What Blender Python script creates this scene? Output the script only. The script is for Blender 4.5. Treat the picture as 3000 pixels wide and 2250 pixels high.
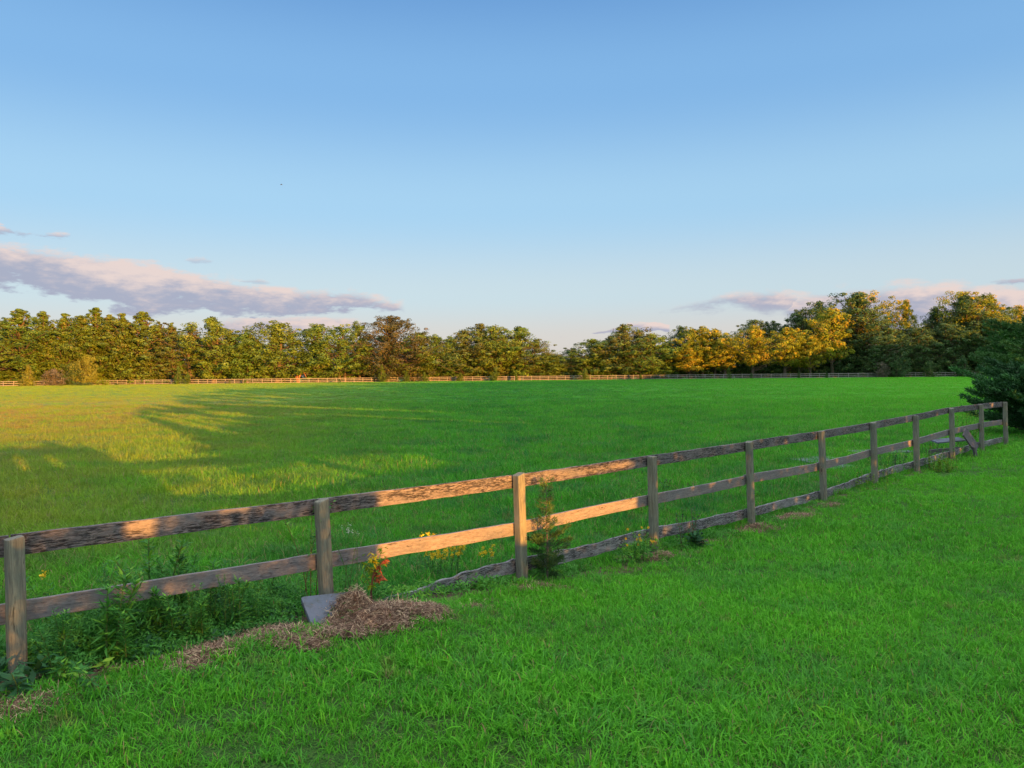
import bpy, math, random
import numpy as np
from mathutils import Vector, Matrix, Euler, noise

# ------------------------------------------------------------------ clearing
for o in list(bpy.data.objects): bpy.data.objects.remove(o)
SC = bpy.context.scene
COL = SC.collection
R = math.radians

# ------------------------------------------------------------------ camera
F = 2266.0          # focal length in pixels of the 3000 x 2250 photograph
CAMZ = 2.25
ROLL = 0.0097
PITCH = math.atan(27 / F)
cd = bpy.data.cameras.new('camera'); cam = bpy.data.objects.new('camera', cd); COL.objects.link(cam)
cd.sensor_width = 36; cd.lens = 36 * F / 3000; cd.clip_end = 6000; cd.clip_start = 0.05
CAMM = Matrix.Translation((0, 0, CAMZ)) @ Matrix.Rotation(math.pi / 2 - PITCH, 4, 'X') @ Matrix.Rotation(-ROLL, 4, 'Z')
cam.matrix_world = CAMM
SC.camera = cam
CR = CAMM.to_3x3()
def ray(px, py):
    return CR @ Vector(((px - 1500) / F, (1125 - py) / F, -1.0))
def at_depth(px, py, Y):            # point on the pixel's ray at distance Y ahead
    d = ray(px, py); return Vector((0, 0, CAMZ)) + d * (Y / d.y)
def azel(px, py):
    d = ray(px, py); return math.atan2(d.x, d.y), math.atan2(d.z, math.hypot(d.x, d.y))

# ------------------------------------------------------------------ light
SUN_TH = R(-35.0)                   # light travels this far left of straight ahead
SUN_EL = R(4.0)
SKY_STRENGTH = 0.15
SUN_POWER = 5.0
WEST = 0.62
ZENITH_FILL = 2.25
SC.view_settings.view_transform = 'Standard'; SC.view_settings.look = 'None'
SC.view_settings.gamma = 1.0; SC.view_settings.exposure = 1.5
SC.view_settings.use_curve_mapping = False
ld = bpy.data.lights.new('sun', 'SUN'); ld.energy = SUN_POWER; ld.angle = R(0.25); ld.color = (1.0, 0.425, 0.065)
sun = bpy.data.objects.new('sun', ld); COL.objects.link(sun)
TRAVEL = Vector((math.sin(SUN_TH) * math.cos(SUN_EL), math.cos(SUN_TH) * math.cos(SUN_EL), -math.sin(SUN_EL)))
sun.rotation_euler = TRAVEL.to_track_quat('-Z', 'Y').to_euler()
sun.location = (30, -40, 30)

# ------------------------------------------------------------------ node helper
class NT:
    def __init__(s, tree): s.t = tree; s.n = tree.nodes; s.l = tree.links
    def new(s, typ, **kw):
        n = s.n.new(typ)
        for k, v in kw.items(): setattr(n, k, v)
        return n
    def put(s, sock, v):
        if isinstance(v, bpy.types.NodeSocket): s.l.new(v, sock)
        elif v is not None:
            if isinstance(v, (tuple, list)) and len(v) == 3 and len(sock.default_value) == 4: v = (*v, 1)
            sock.default_value = v
    def m(s, op, a, b=None, c=None, clamp=False):
        n = s.new('ShaderNodeMath', operation=op); n.use_clamp = clamp
        s.put(n.inputs[0], a); s.put(n.inputs[1], b); s.put(n.inputs[2], c) if c is not None else None
        return n.outputs[0]
    def vm(s, op, a, b=None):
        n = s.new('ShaderNodeVectorMath', operation=op); s.put(n.inputs[0], a)
        if b is not None: s.put(n.inputs[3] if op == 'SCALE' else n.inputs[1], b)
        return n.outputs[0]
    def mix(s, f, a, b, blend='MIX'):
        n = s.new('ShaderNodeMix', data_type='RGBA', blend_type=blend); n.clamp_factor = True
        s.put(n.inputs[0], f); s.put(n.inputs[6], a); s.put(n.inputs[7], b); return n.outputs[2]
    def rng(s, v, a, b, c=0.0, d=1.0, smooth=False):
        n = s.new('ShaderNodeMapRange'); n.interpolation_type = 'SMOOTHSTEP' if smooth else 'LINEAR'
        s.put(n.inputs[0], v); s.put(n.inputs[1], a); s.put(n.inputs[2], b); s.put(n.inputs[3], c); s.put(n.inputs[4], d)
        return n.outputs[0]
    def noise(s, vec, scale, detail=4, rough=0.55, dist=0.0, out=0):
        n = s.new('ShaderNodeTexNoise'); s.put(n.inputs['Vector'], vec); s.put(n.inputs['Scale'], scale)
        n.inputs['Detail'].default_value = detail; n.inputs['Roughness'].default_value = rough; n.inputs['Distortion'].default_value = dist
        return n.outputs[out]
    def mapping(s, vec, sc=(1, 1, 1), loc=(0, 0, 0), rot=(0, 0, 0)):
        n = s.new('ShaderNodeMapping'); s.put(n.inputs[0], vec); n.inputs[1].default_value = loc
        n.inputs[2].default_value = rot; n.inputs[3].default_value = sc; return n.outputs[0]
    def comb(s, x, y, z):
        n = s.new('ShaderNodeCombineXYZ'); s.put(n.inputs[0], x); s.put(n.inputs[1], y); s.put(n.inputs[2], z); return n.outputs[0]
    def ramp(s, v, stops, interp='LINEAR'):
        n = s.new('ShaderNodeValToRGB'); cr = n.color_ramp; cr.interpolation = interp
        while len(cr.elements) > 1: cr.elements.remove(cr.elements[-1])
        cr.elements[0].position = stops[0][0]; cr.elements[0].color = (*stops[0][1], 1)
        for p, c in stops[1:]:
            e = cr.elements.new(p); e.color = (*c, 1)
        s.put(n.inputs[0], v); return n.outputs[0]
    def curve(s, v, pts):            # v in 0..1, pts (x,y) in 0..1
        n = s.new('ShaderNodeFloatCurve'); c = n.mapping.curves[0]
        c.points[0].location = pts[0]; c.points[1].location = pts[-1]
        for p in pts[1:-1]: c.points.new(*p)
        n.mapping.update(); s.put(n.inputs[1], v); return n.outputs[0]

# ------------------------------------------------------------------ world: sky and clouds, all a function of direction
w = bpy.data.worlds.new('World'); SC.world = w; w.use_nodes = True
N = NT(w.node_tree); N.n.clear()
sky = N.new('ShaderNodeTexSky', sky_type='NISHITA'); sky.sun_disc = False
sky.sun_elevation = R(10.0); sky.sun_rotation = math.pi + SUN_TH
sky.air_density = 1.0; sky.dust_density = 1.0; sky.ozone_density = 1.5; sky.altitude = 0
gen = N.new('ShaderNodeTexCoord').outputs['Generated']
sep = N.new('ShaderNodeSeparateXYZ'); N.l.new(gen, sep.inputs[0])
dx, dy, dz = sep.outputs
az = N.m('ARCTAN2', dx, dy)
el = N.m('ARCSINE', dz)
AZ0, AZ1 = R(-40), R(40)
azn = N.m('DIVIDE', N.m('SUBTRACT', az, AZ0), AZ1 - AZ0)
EL1 = R(20)
nv = N.comb(N.m('MULTIPLY', az, 6.0), N.m('MULTIPLY', el, 17.0), 0.0)
big = N.m('SUBTRACT', N.noise(nv, 1.6, 8, 0.58), 0.5)
fine = N.m('SUBTRACT', N.noise(N.mapping(nv, (1, 1, 1), (7.3, 2.1, 0)), 5.5, 7, 0.62), 0.5)
wob = N.m('ADD', N.m('MULTIPLY', big, R(4.2)), N.m('MULTIPLY', fine, R(3.0)))
def bank(pts, rag_top, rag_bot, soft=R(0.85), op=.96):
    """pts: (photo x, top y, bottom y); returns density, height inside 0..1"""
    P = []
    for x, t, b in pts:
        a, e1 = azel(x, t); _, e0 = azel(x, b); P.append(((a - AZ0) / (AZ1 - AZ0), e1 / EL1, e0 / EL1))
    top = N.m('MULTIPLY', N.curve(azn, [(p[0], p[1]) for p in P]), EL1)
    bot = N.m('MULTIPLY', N.curve(azn, [(p[0], p[2]) for p in P]), EL1)
    for nd in N.n:
        if nd.bl_idname == 'ShaderNodeFloatCurve':
            for q in nd.mapping.curves[0].points: q.handle_type = 'AUTO_CLAMPED'
            nd.mapping.update()
    a0, a1 = P[0][0], P[-1][0]
    dt = N.m('ADD', N.m('SUBTRACT', top, el), N.m('MULTIPLY', wob, rag_top))
    db = N.m('ADD', N.m('SUBTRACT', el, bot), N.m('MULTIPLY', wob, rag_bot))
    d = N.m('MINIMUM', dt, db)
    d = N.m('MINIMUM', d, N.m('MULTIPLY', N.m('SUBTRACT', azn, a0), 1.2))
    d = N.m('MINIMUM', d, N.m('MULTIPLY', N.m('SUBTRACT', a1, azn), 1.2))
    dens = N.rng(d, 0.0, soft, 0, op, True)
    inner = N.m('DIVIDE', N.m('SUBTRACT', el, bot), N.m('MAXIMUM', N.m('SUBTRACT', top, bot), 0.004))
    return dens, inner
banks = [
    bank([(-600, 660, 815), (0, 704, 856), (200, 730, 892), (400, 760, 926), (600, 798, 930), (750, 824, 942), (900, 838, 932), (1040, 842, 928), (1120, 868, 918), (1190, 886, 908)], 0.62, 0.95, R(0.7), .95),
    bank([(520, 960, 985), (640, 925, 1000), (800, 915, 1000), (1000, 922, 975), (1090, 945, 960)], 0.7, 0.7),
    bank([(1925, 908, 921), (2040, 870, 920), (2150, 846, 912), (2250, 838, 932), (2330, 852, 916), (2365, 872, 892)], 0.5, 0.5),
    bank([(2280, 868, 930), (2380, 846, 975), (2560, 826, 985), (2750, 820, 985), (3000, 828, 985), (3600, 825, 980)], 0.55, 0.5),
    bank([(1640, 983, 989), (1760, 964, 984), (1870, 944, 974), (1965, 956, 968)], 0.4, 0.4, R(0.15)),
    bank([(-300, 630, 670), (20, 658, 694), (90, 674, 696), (200, 682, 700), (225, 688, 694)], 0.7, 0.7, R(0.4), .8),
    bank([(2890, 820, 830), (2980, 806, 836), (3300, 795, 838)], 0.5, 0.5, R(0.4)),
    bank([(535, 762, 768), (580, 750, 774), (640, 764, 772)], 0.6, 0.6, R(0.4), .5),
    bank([(690, 822, 830), (750, 812, 838), (800, 826, 836)], 0.4, 0.4, R(0.4), .7),
    bank([(190, 872, 880), (225, 866, 884), (285, 870, 884)], 0.5, 0.5, R(0.4), .6),
]
# body: tops catch the low sun (pink), undersides are lilac grey
skyc = sky.outputs[0]
def dens_max(a, b): return N.m('MAXIMUM', a, b)
dens = banks[0][0]; inner = banks[0][1]
for d, i in banks[1:]:
    inner = N.m('ADD', N.m('MULTIPLY', inner, N.m('SUBTRACT', 1.0, N.m('GREATER_THAN', d, dens))), N.m('MULTIPLY', i, N.m('GREATER_THAN', d, dens)))
    dens = dens_max(dens, d)
lit = N.rng(N.m('ADD', inner, N.m('ADD', N.m('MULTIPLY', big, 1.9), N.m('MULTIPLY', fine, 1.3))), 0.24, 1.02, 0, 1, True)
CLOUD_LOW = (0.38, 0.40, 0.53); CLOUD_TOP = (0.84, 0.67, 0.62)
ccol = N.mix(lit, CLOUD_LOW, CLOUD_TOP)
# sky tone by elevation: deep blue aloft, pale, faintly pink at the horizon
tone = N.ramp(N.rng(el, 0.0, R(45)), [(0.0, (0.74, 0.64, 0.62)), (0.055, (0.73, 0.69, 0.69)), (0.13, (0.62, 0.76, 0.85)), (0.27, (0.41, 0.69, 0.95)), (0.45, (0.24, 0.51, 0.88)), (0.65, (0.125, 0.33, 0.72)), (1.0, (0.09, 0.24, 0.62))], 'EASE')
SKY_K = N.mix(0.82, N.vm('SCALE', skyc, 0.13), tone)
above = N.rng(el, R(-1.0), 0.0)
final = N.mix(N.m('MULTIPLY', dens, 0.93), SKY_K, ccol)
final = N.mix(above, (0.12, 0.14, 0.10), final)
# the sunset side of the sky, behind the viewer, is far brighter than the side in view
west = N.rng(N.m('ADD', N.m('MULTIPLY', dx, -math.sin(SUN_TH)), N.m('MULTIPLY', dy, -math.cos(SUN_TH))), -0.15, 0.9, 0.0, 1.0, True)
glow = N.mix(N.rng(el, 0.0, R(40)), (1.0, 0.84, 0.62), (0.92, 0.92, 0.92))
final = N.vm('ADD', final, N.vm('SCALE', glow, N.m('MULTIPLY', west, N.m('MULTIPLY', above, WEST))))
final = N.vm('ADD', final, N.vm('SCALE', (1.0, 0.97, 0.92), N.m('MULTIPLY', N.rng(el, R(36), R(70), 0, 1, True), ZENITH_FILL)))  # overhead glow added above the view to brighten the grass
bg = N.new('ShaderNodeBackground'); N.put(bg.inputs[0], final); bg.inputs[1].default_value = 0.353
out = N.new('ShaderNodeOutputWorld'); N.l.new(bg.outputs[0], out.inputs[0])
SC.view_settings.exposure = 1.5
# ------------------------------------------------------------------ object helpers
def tag(o, label=None, cat=None, group=None, kind=None):
    if label: o['label'] = label
    if cat: o['category'] = cat
    if group: o['group'] = group
    if kind: o['kind'] = kind
    return o
def empty(name, loc=(0, 0, 0), rz=0.0, label=None, cat=None, group=None):
    o = bpy.data.objects.new(name, None); COL.objects.link(o); o.location = loc; o.rotation_euler = (0, 0, rz)
    o.empty_display_size = 0.2
    return tag(o, label, cat, group)
def link(name, me, parent=None, loc=None, rot=None):
    o = bpy.data.objects.new(name, me); COL.objects.link(o)
    if parent: o.parent = parent
    if loc is not None: o.location = loc
    if rot is not None: o.rotation_euler = rot
    return o
def mesh(name, V, Fc, mat=None, v=None, smooth=False):
    """V (n,3); Fc list of arrays of faces (all same width per array); v per-face float attribute"""
    me = bpy.data.meshes.new(name)
    V = np.asarray(V, dtype=np.float32)
    if isinstance(Fc, np.ndarray): Fc = [Fc]
    Fc = [np.asarray(f, dtype=np.int32) for f in Fc if len(f)]
    loops = np.concatenate([f.ravel() for f in Fc]); tot = np.concatenate([np.full(len(f), f.shape[1], np.int32) for f in Fc])
    start = np.concatenate([[0], np.cumsum(tot)[:-1]]).astype(np.int32)
    me.vertices.add(len(V)); me.vertices.foreach_set('co', V.ravel())
    me.loops.add(len(loops)); me.loops.foreach_set('vertex_index', loops)
    me.polygons.add(len(tot)); me.polygons.foreach_set('loop_start', start)
    me.polygons.foreach_set('use_smooth', np.full(len(tot), smooth))
    me.update(calc_edges=True)
    if v is not None:
        a = me.attributes.new('v', 'FLOAT', 'FACE'); a.data.foreach_set('value', np.asarray(v, dtype=np.float32))
    if mat: me.materials.append(mat)
    return me
class MB:                                  # collects quads / tris
    def __init__(s): s.V = []; s.Q = []; s.T = []; s.vq = []; s.vt = []; s.n = 0
    def add(s, V, Q=None, T=None, v=0.5):
        V = np.asarray(V, float)
        if Q is not None and len(Q): s.Q.append(np.asarray(Q) + s.n); s.vq.append(np.broadcast_to(v, (len(Q),)))
        if T is not None and len(T): s.T.append(np.asarray(T) + s.n); s.vt.append(np.broadcast_to(v, (len(T),)))
        s.V.append(V); s.n += len(V)
    def build(s, name, mat, smooth=False):
        Fc = []; vv = []
        if s.Q: Fc.append(np.concatenate(s.Q)); vv.append(np.concatenate(s.vq))
        if s.T: Fc.append(np.concatenate(s.T)); vv.append(np.concatenate(s.vt))
        return mesh(name, np.concatenate(s.V), Fc, mat, np.concatenate(vv), smooth)
def nrm(a): return a / np.maximum(np.linalg.norm(a, axis=-1, keepdims=True), 1e-9)
def leaves(mb, C, Nn, L, W, rs, v, tri=False, along=None):
    """rhombus leaves with a fold-free blade: centres C, normals Nn, length L, width W"""
    n = len(C)
    if n == 0: return
    t = rs.normal(size=(n, 3)) if along is None else along
    Nn = nrm(Nn); a = nrm(np.cross(Nn, np.cross(t, Nn) + 1e-6)) if along is not None else nrm(np.cross(Nn, t))
    b = np.cross(Nn, a)
    L = np.broadcast_to(L, (n,))[:, None]; W = np.broadcast_to(W, (n,))[:, None]
    V = np.stack([C - a * L / 2, C + b * W / 2 - a * L * .05, C + a * L / 2, C - b * W / 2 - a * L * .05], 1).reshape(-1, 3)
    mb.add(V, Q=np.arange(4 * n).reshape(n, 4), v=np.broadcast_to(v, (n,)))
def tube(mb, pts, rad, k=6, v=0.5):
    pts = np.asarray(pts, float); m = len(pts); rad = np.broadcast_to(rad, (m,))
    d = nrm(np.gradient(pts, axis=0)); up = np.array([0.12, 0.99, 0.05]) if abs(d[0][1]) < .8 else np.array([1., 0, 0])
    a = nrm(np.cross(d, up)); b = np.cross(d, a)
    th = np.arange(k) / k * 2 * np.pi
    V = (pts[:, None] + rad[:, None, None] * (a[:, None] * np.cos(th)[None, :, None] + b[:, None] * np.sin(th)[None, :, None])).reshape(-1, 3)
    Q = [[i * k + j, i * k + (j + 1) % k, (i + 1) * k + (j + 1) % k, (i + 1) * k + j] for i in range(m - 1) for j in range(k)]
    mb.add(V, Q=Q, v=v)

# ------------------------------------------------------------------ fence line and terrain
FS, FI = 1.034, -8.716                     # fence line X = FS * Y + FI
FD = Vector((0.719, 0.695, 0)); FN = Vector((0.695, -0.719, 0))     # along the fence (away), and its near side
POSTPX = [35, 930, 1513, 1905, 2190, 2403, 2555, 2680, 2785, 2872, 2942]
def fence_pt(px):
    # image x of the post's middle, corrected for roll
    Y = 8.716 / (FS - (px - 1500 + (3.5 if px < 1000 else 1)) / F); return (FS * Y + FI, Y)
POSTS = [fence_pt(p) for p in POSTPX]
POSTS[0] = (-3.363, 5.177)
p0 = Vector((*POSTS[0], 0)) - FD * 2.44
POSTS = [(p0.x, p0.y)] + POSTS             # one more post out of frame on the left
ZG = [.27, .25, .17, -.08, -.15, -.15, -.04, 0.0, .02, .06, .10, .11]
TT = [(x * FD.x + y * FD.y) for x, y in POSTS]
def smooth(x): x = np.clip(x, 0, 1); return x * x * (3 - 2 * x)
BUMPS = []                                 # mounds: x, y, radius, height
def gz(x, y):
    x = np.asarray(x, float); y = np.asarray(y, float)
    t = x * FD.x + y * FD.y; d = x * FN.x + y * FN.y - (POSTS[3][0] * FN.x + POSTS[3][1] * FN.y)
    along = np.interp(t, TT, ZG)
    fade = np.where(d > 0, 1 - smooth((d - 0.5) / 4.5), 1 - smooth((-d - 1.0) / 9.0))
    z = along * fade
    r = np.hypot(x, y)
    z = z + 0.6 * smooth((y - 30) / 150.0)
    z = z + (0.02 * np.sin(x * 1.7 + y * .6) * np.sin(y * 1.3 - x * .4) + 0.015 * np.sin(x * .31 + 2) * np.sin(y * .27)) * np.clip(1 - (r - 60) / 60, 0, 1)
    for bx, by, br, bh in BUMPS:
        z = z + bh * np.exp(-((x - bx) ** 2 + (y - by) ** 2) / br ** 2)
    return z
def gp(px, py):                            # the ground under a pixel of the photograph
    d = ray(px, py); t = 5.0
    for _ in range(40):
        p = Vector((0, 0, CAMZ)) + d * t
        zz = float(gz(p.x, p.y)); t = (CAMZ - zz) / -d.z
    p = Vector((0, 0, CAMZ)) + d * t
    return Vector((p.x, p.y, float(gz(p.x, p.y))))
for bx, by, br, bh in [(-1.0, 6.38, .40, .09), (-.75, 6.75, .40, .10), (-2.05, 5.55, .25, .05), (-1.75, 5.85, .25, .06), (-2.9, 4.7, .4, .05), (.1, 8.35, .25, .05), (1.9, 10.05, .22, .07), (3.75, 11.85, .25, .05)]:
    BUMPS.append((bx, by, br, bh))

# where cut dry grass lies
a_ = at_depth(880, 1748, 6.50); b_ = at_depth(1054, 1729, 6.66); d_ = at_depth(925, 1862, 6.12); c_ = b_ + (d_ - a_)
pile = []
for s1, s2, r1 in [(.82, .42, .09), (.95, .55, .13), (.66, .82, .10), (.85, .8, .15)]:
    p = a_ + (b_ - a_) * s1 + (d_ - a_) * s2; pile.append((p.x, p.y, r1 * 1.5, r1 * 1.1, .7))
for px, py, r1, h_ in [(995, 1835, .12, .7), (1040, 1820, .13, .8), (1075, 1795, .17, .9), (1120, 1800, .2, .9), (1170, 1790, .18, .8), (1210, 1790, .15, .5), (965, 1865, .13, .6), (1030, 1855, .16, .6), (1100, 1835, .18, .5), (1270, 1785, .13, .4), (1240, 1800, .13, .4), (1160, 1825, .13, .4), (915, 1895, .12, .3), (1060, 1775, .08, .8)]:
    p = gp(px, py); pile.append((p.x, p.y, r1, r1 * .8, h_))
strip = []
for px, py, r1, h_ in [(20, 2080, .16, .2), (90, 2050, .13, .2), (150, 1990, .15, .2), (210, 1960, .14, .2), (300, 1955, .12, .15), (380, 1960, .1, .15), (430, 1930, .1, .15), (560, 1930, .16, .4), (610, 1910, .17, .5), (660, 1890, .16, .4), (720, 1880, .16, .5), (770, 1860, .17, .8), (830, 1850, .17, .8), (860, 1880, .15, .5), (540, 1960, .12, .2),
        (1400, 1780, .1, .2), (1540, 1730, .14, .5), (1590, 1720, .13, .5), (1640, 1725, .12, .2), (1850, 1640, .14, .5), (1900, 1640, .14, .6), (1950, 1625, .1, .3), (2080, 1590, .15, .4), (2180, 1560, .2, .4), (2230, 1545, .2, .4), (2300, 1520, .18, .3), (2350, 1510, .2, .3), (2430, 1480, .15, .2)]:
    p = gp(px, py); strip.append((p.x, p.y, r1 * 1.35, r1 * .75, h_ * .7))
SPOTS = [(x, y, r_ * (1.0 if h_ > .28 else .75)) for x, y, r_, _, h_ in strip] + [(x, y, r_ * 1.0) for x, y, r_, _, h_ in pile]
def off_straw(x, y, rs_):
    k = np.ones(len(x), bool)
    free = rs_.random_sample(len(x)) < .10
    for sx_, sy_, r_ in SPOTS: k &= free | ((x - sx_) ** 2 + ((y - sy_) * 1.5) ** 2 > (r_ * (.6 + .45 * rs_.random_sample(len(x)))) ** 2)
    return k
# ------------------------------------------------------------------ materials
def material(name):
    m = bpy.data.materials.new(name); m.use_nodes = True; m.node_tree.nodes.clear(); return m, NT(m.node_tree)
def finish(m, n, col, rough=0.8, bump=None, bstr=0.5, bdist=0.01, trans=0.0, spec=0.25, tcol=None):
    b = n.new('ShaderNodeBsdfPrincipled'); n.put(b.inputs['Base Color'], col); n.put(b.inputs['Roughness'], rough)
    b.inputs['Specular IOR Level'].default_value = spec
    if bump is not None:
        bn = n.new('ShaderNodeBump'); bn.inputs['Strength'].default_value = bstr; bn.inputs['Distance'].default_value = bdist
        n.put(bn.inputs['Height'], bump); n.l.new(bn.outputs[0], b.inputs['Normal'])
    o = n.new('ShaderNodeOutputMaterial'); sh = b.outputs[0]
    if trans > 0:
        t = n.new('ShaderNodeBsdfTranslucent'); n.put(t.inputs[0], tcol if tcol is not None else col)
        mx = n.new('ShaderNodeMixShader'); mx.inputs[0].default_value = trans
        n.l.new(sh, mx.inputs[1]); n.l.new(t.outputs[0], mx.inputs[2]); sh = mx.outputs[0]
    n.l.new(sh, o.inputs[0]); return m
def pos(n): return n.new('ShaderNodeNewGeometry').outputs['Position']
def obj(n): return n.new('ShaderNodeTexCoord').outputs['Object']
def orand(n): return n.new('ShaderNodeObjectInfo').outputs['Random']
def vattr(n):
    a = n.new('ShaderNodeAttribute'); a.attribute_name = 'v'; return a.outputs['Fac']
def leaf_mat(name, A, B, C=None, trans=0.25, cfrac=0.15, rough=0.6, var=0.35):
    """A to B between trees, brightness by clump, a share of leaves in colour C"""
    m, n = material(name)
    r = orand(n); v = vattr(n)
    col = n.mix(n.rng(r, 0, 1, 0, 1), A, B)
    big = n.noise(obj(n), 0.55, 2)
    col = n.mix(n.rng(big, .42, .62, 0, .55), col, B)
    if C is not None: col = n.mix(n.rng(n.m('ADD', n.m('MULTIPLY', v, .6), n.m('MULTIPLY', big, .4)), .75 - cfrac, .85 - cfrac, 0, .85), col, C)
    col = n.mix(1.0, col, n.comb(*[n.rng(v, 0, 1, 1 - var, 1 + var)] * 3), 'MULTIPLY')
    return finish(m, n, col, rough, trans=trans, spec=0.2)
def bark_mat(name, A, B, sc=6):
    m, n = material(name)
    k = n.noise(n.mapping(obj(n), (sc, sc, sc * .18)), 1.0, 6, .6)
    return finish(m, n, n.mix(n.rng(k, .35, .65), A, B), .9, k, .6, .03)

GREEN_A, GREEN_B = (0.044, 0.29, 0.022), (0.130, 0.53, 0.024)
def patch_nodes(n, P):
    """large scale lawn tone and the brown worn areas, shared by ground and blades"""
    tone = n.rng(n.noise(n.mapping(P, (1, 1, 0)), 0.16, 5, .6), .36, .64)
    sx = n.new('ShaderNodeSeparateXYZ'); n.l.new(P, sx.inputs[0]); X, Y = sx.outputs[0], sx.outputs[1]
    # worn grass: in the field to the left, 12 to 45 m out
    a = n.rng(X, -28.0, -3.0, 1.0, 0.0, True); a = n.m('MULTIPLY', a, n.rng(Y, 9.0, 15.0, .25, 1.0, True)); a = n.m('MULTIPLY', a, n.rng(Y, 45.0, 110.0, 1.0, 0.1, True))
    d = n.m('SUBTRACT', n.m('SUBTRACT', X, n.m('MULTIPLY', Y, FS)), FI)     # >0 on the viewer's side of the fence
    a = n.m('MULTIPLY', a, n.m('LESS_THAN', d, 0.2))
    br = n.noise(n.mapping(P, (.6, 1.2, 0), (3, 1, 0)), .8, 6, .65)
    worn = n.m('MULTIPLY', n.rng(br, .45, .575, 0, 1, True), a)
    worn = n.m('ADD', worn, n.m('MULTIPLY', n.rng(n.noise(n.mapping(P, (1, 1, 0), (9, 4, 0)), 2.3, 5, .6), .60, .72, 0, .7, True), n.rng(Y, 30, 60, 1, 0)), clamp=True)
    dry = n.m('MULTIPLY', n.rng(n.m('DIVIDE', X, n.m('ADD', Y, 8.0)), -0.45, -0.02, 1.0, 0.0, True), n.m('MULTIPLY', n.rng(d, -6.0, -0.5, 1.0, 0.0), n.rng(Y, 8.0, 13.0, .55, 1.0)))  # yellower left field, with the sun's gold also put into its colour
    return tone, worn, X, Y, d, dry
def grass_mat(name, A, B, dead=0.10, dark=0.0):
    m, n = material(name)
    P = pos(n); tone, worn, X, Y, d, dry = patch_nodes(n, P)
    r = orand(n); v = vattr(n)
    col = n.mix(n.m('ADD', n.m('MULTIPLY', tone, .6), n.m('MULTIPLY', r, .4)), A, B)
    col = n.mix(1.0, col, n.comb(*[n.rng(v, 0, 1, .6, 1.25)] * 3), 'MULTIPLY')
    col = n.mix(n.rng(v, .5, 1.0, 0, .45), col, (0.24, 0.58, 0.03))
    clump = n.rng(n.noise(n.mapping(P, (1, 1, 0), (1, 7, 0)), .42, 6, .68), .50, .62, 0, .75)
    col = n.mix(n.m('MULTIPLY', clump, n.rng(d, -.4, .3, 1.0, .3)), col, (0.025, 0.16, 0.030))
    # bluish older blades
    blue = n.rng(n.m('ADD', n.m('MULTIPLY', n.noise(n.mapping(P, (1, 1, 0), (5, 5, 0)), .9, 5, .6), .75), n.m('MULTIPLY', r, .25)), .50, .64, 0, .65)
    col = n.mix(blue, col, (0.045, 0.20, 0.070))
    col = n.mix(n.rng(n.noise(n.mapping(P, (1, 1, 0), (2, 8, 0)), 3.1, 4, .6), .60, .74, 0, .45), col, (0.15, 0.18, 0.08))
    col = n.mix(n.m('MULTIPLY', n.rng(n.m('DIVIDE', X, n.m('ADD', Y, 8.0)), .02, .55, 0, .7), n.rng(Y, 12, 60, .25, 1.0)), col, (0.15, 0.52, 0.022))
    col = n.mix(n.m('MULTIPLY', n.rng(d, -.3, .2), .30), col, (0.17, 0.52, 0.028))
    col = n.mix(n.m('MULTIPLY', dry, n.rng(n.noise(n.mapping(P, (1, 1, 0), (4, 4, 0)), .35, 5, .6), .35, .6, .35, .85)), col, (0.32, 0.36, 0.03))  # painted sun-gold tint on the left field's blades
    col = n.mix(n.m('MULTIPLY', worn, .75), col, (0.30, 0.20, 0.085))
    col = n.mix(n.m('GREATER_THAN', v, 1.0 - dead), col, (0.30, 0.24, 0.10))
    return finish(m, n, col, .75, trans=.32, spec=.10)
def ground_mat():
    m, n = material('lawn_soil')
    P = pos(n); tone, worn, X, Y, d, dry = patch_nodes(n, P)
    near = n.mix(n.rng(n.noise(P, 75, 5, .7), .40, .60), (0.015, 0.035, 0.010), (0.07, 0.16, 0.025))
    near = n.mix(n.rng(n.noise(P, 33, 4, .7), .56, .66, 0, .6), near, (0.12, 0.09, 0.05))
    far = n.mix(tone, (0.035, 0.19, 0.02), (0.09, 0.33, 0.025))
    far = n.mix(n.rng(n.noise(n.mapping(P, (.25, 1, 0)), .9, 5, .65), .40, .62, .35, 0), far, (0.02, 0.09, 0.02))
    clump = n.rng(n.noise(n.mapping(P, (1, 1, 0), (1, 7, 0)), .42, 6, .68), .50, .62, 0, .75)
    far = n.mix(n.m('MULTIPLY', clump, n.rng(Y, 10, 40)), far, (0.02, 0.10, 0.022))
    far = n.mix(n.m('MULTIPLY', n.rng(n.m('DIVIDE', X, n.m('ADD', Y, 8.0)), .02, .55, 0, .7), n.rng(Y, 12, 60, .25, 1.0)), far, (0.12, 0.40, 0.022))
    far = n.mix(n.m('MULTIPLY', dry, .7), far, (0.20, 0.25, 0.03))  # same painted gold on the soil between them
    far = n.mix(n.m('MULTIPLY', worn, .8), far, (0.22, 0.16, 0.08))
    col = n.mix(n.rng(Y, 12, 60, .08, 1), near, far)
    # bare strip under the fence, widest at the left
    dn = n.m('DIVIDE', d, 1.438)
    wob = n.m('MULTIPLY', n.m('SUBTRACT', n.noise(P, 1.8, 4), .5), .5)
    wid = n.rng(Y, 4.5, 9.5, .62, .16)
    strip = n.m('MULTIPLY', n.rng(n.m('ABSOLUTE', n.m('ADD', n.m('SUBTRACT', dn, .18), wob)), n.m('MULTIPLY', wid, .8), wid, 1, 0, True), n.rng(Y, 14, 20, 1, .3))
    col = n.mix(strip, col, n.mix(n.noise(P, 14, 6, .7), (0.05, 0.035, 0.024), (0.17, 0.12, 0.08)))
    h = n.noise(P, 22, 6, .7)
    return finish(m, n, col, .95, h, .8, .03, spec=.1)
M = {}
M['ground'] = ground_mat()
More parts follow.
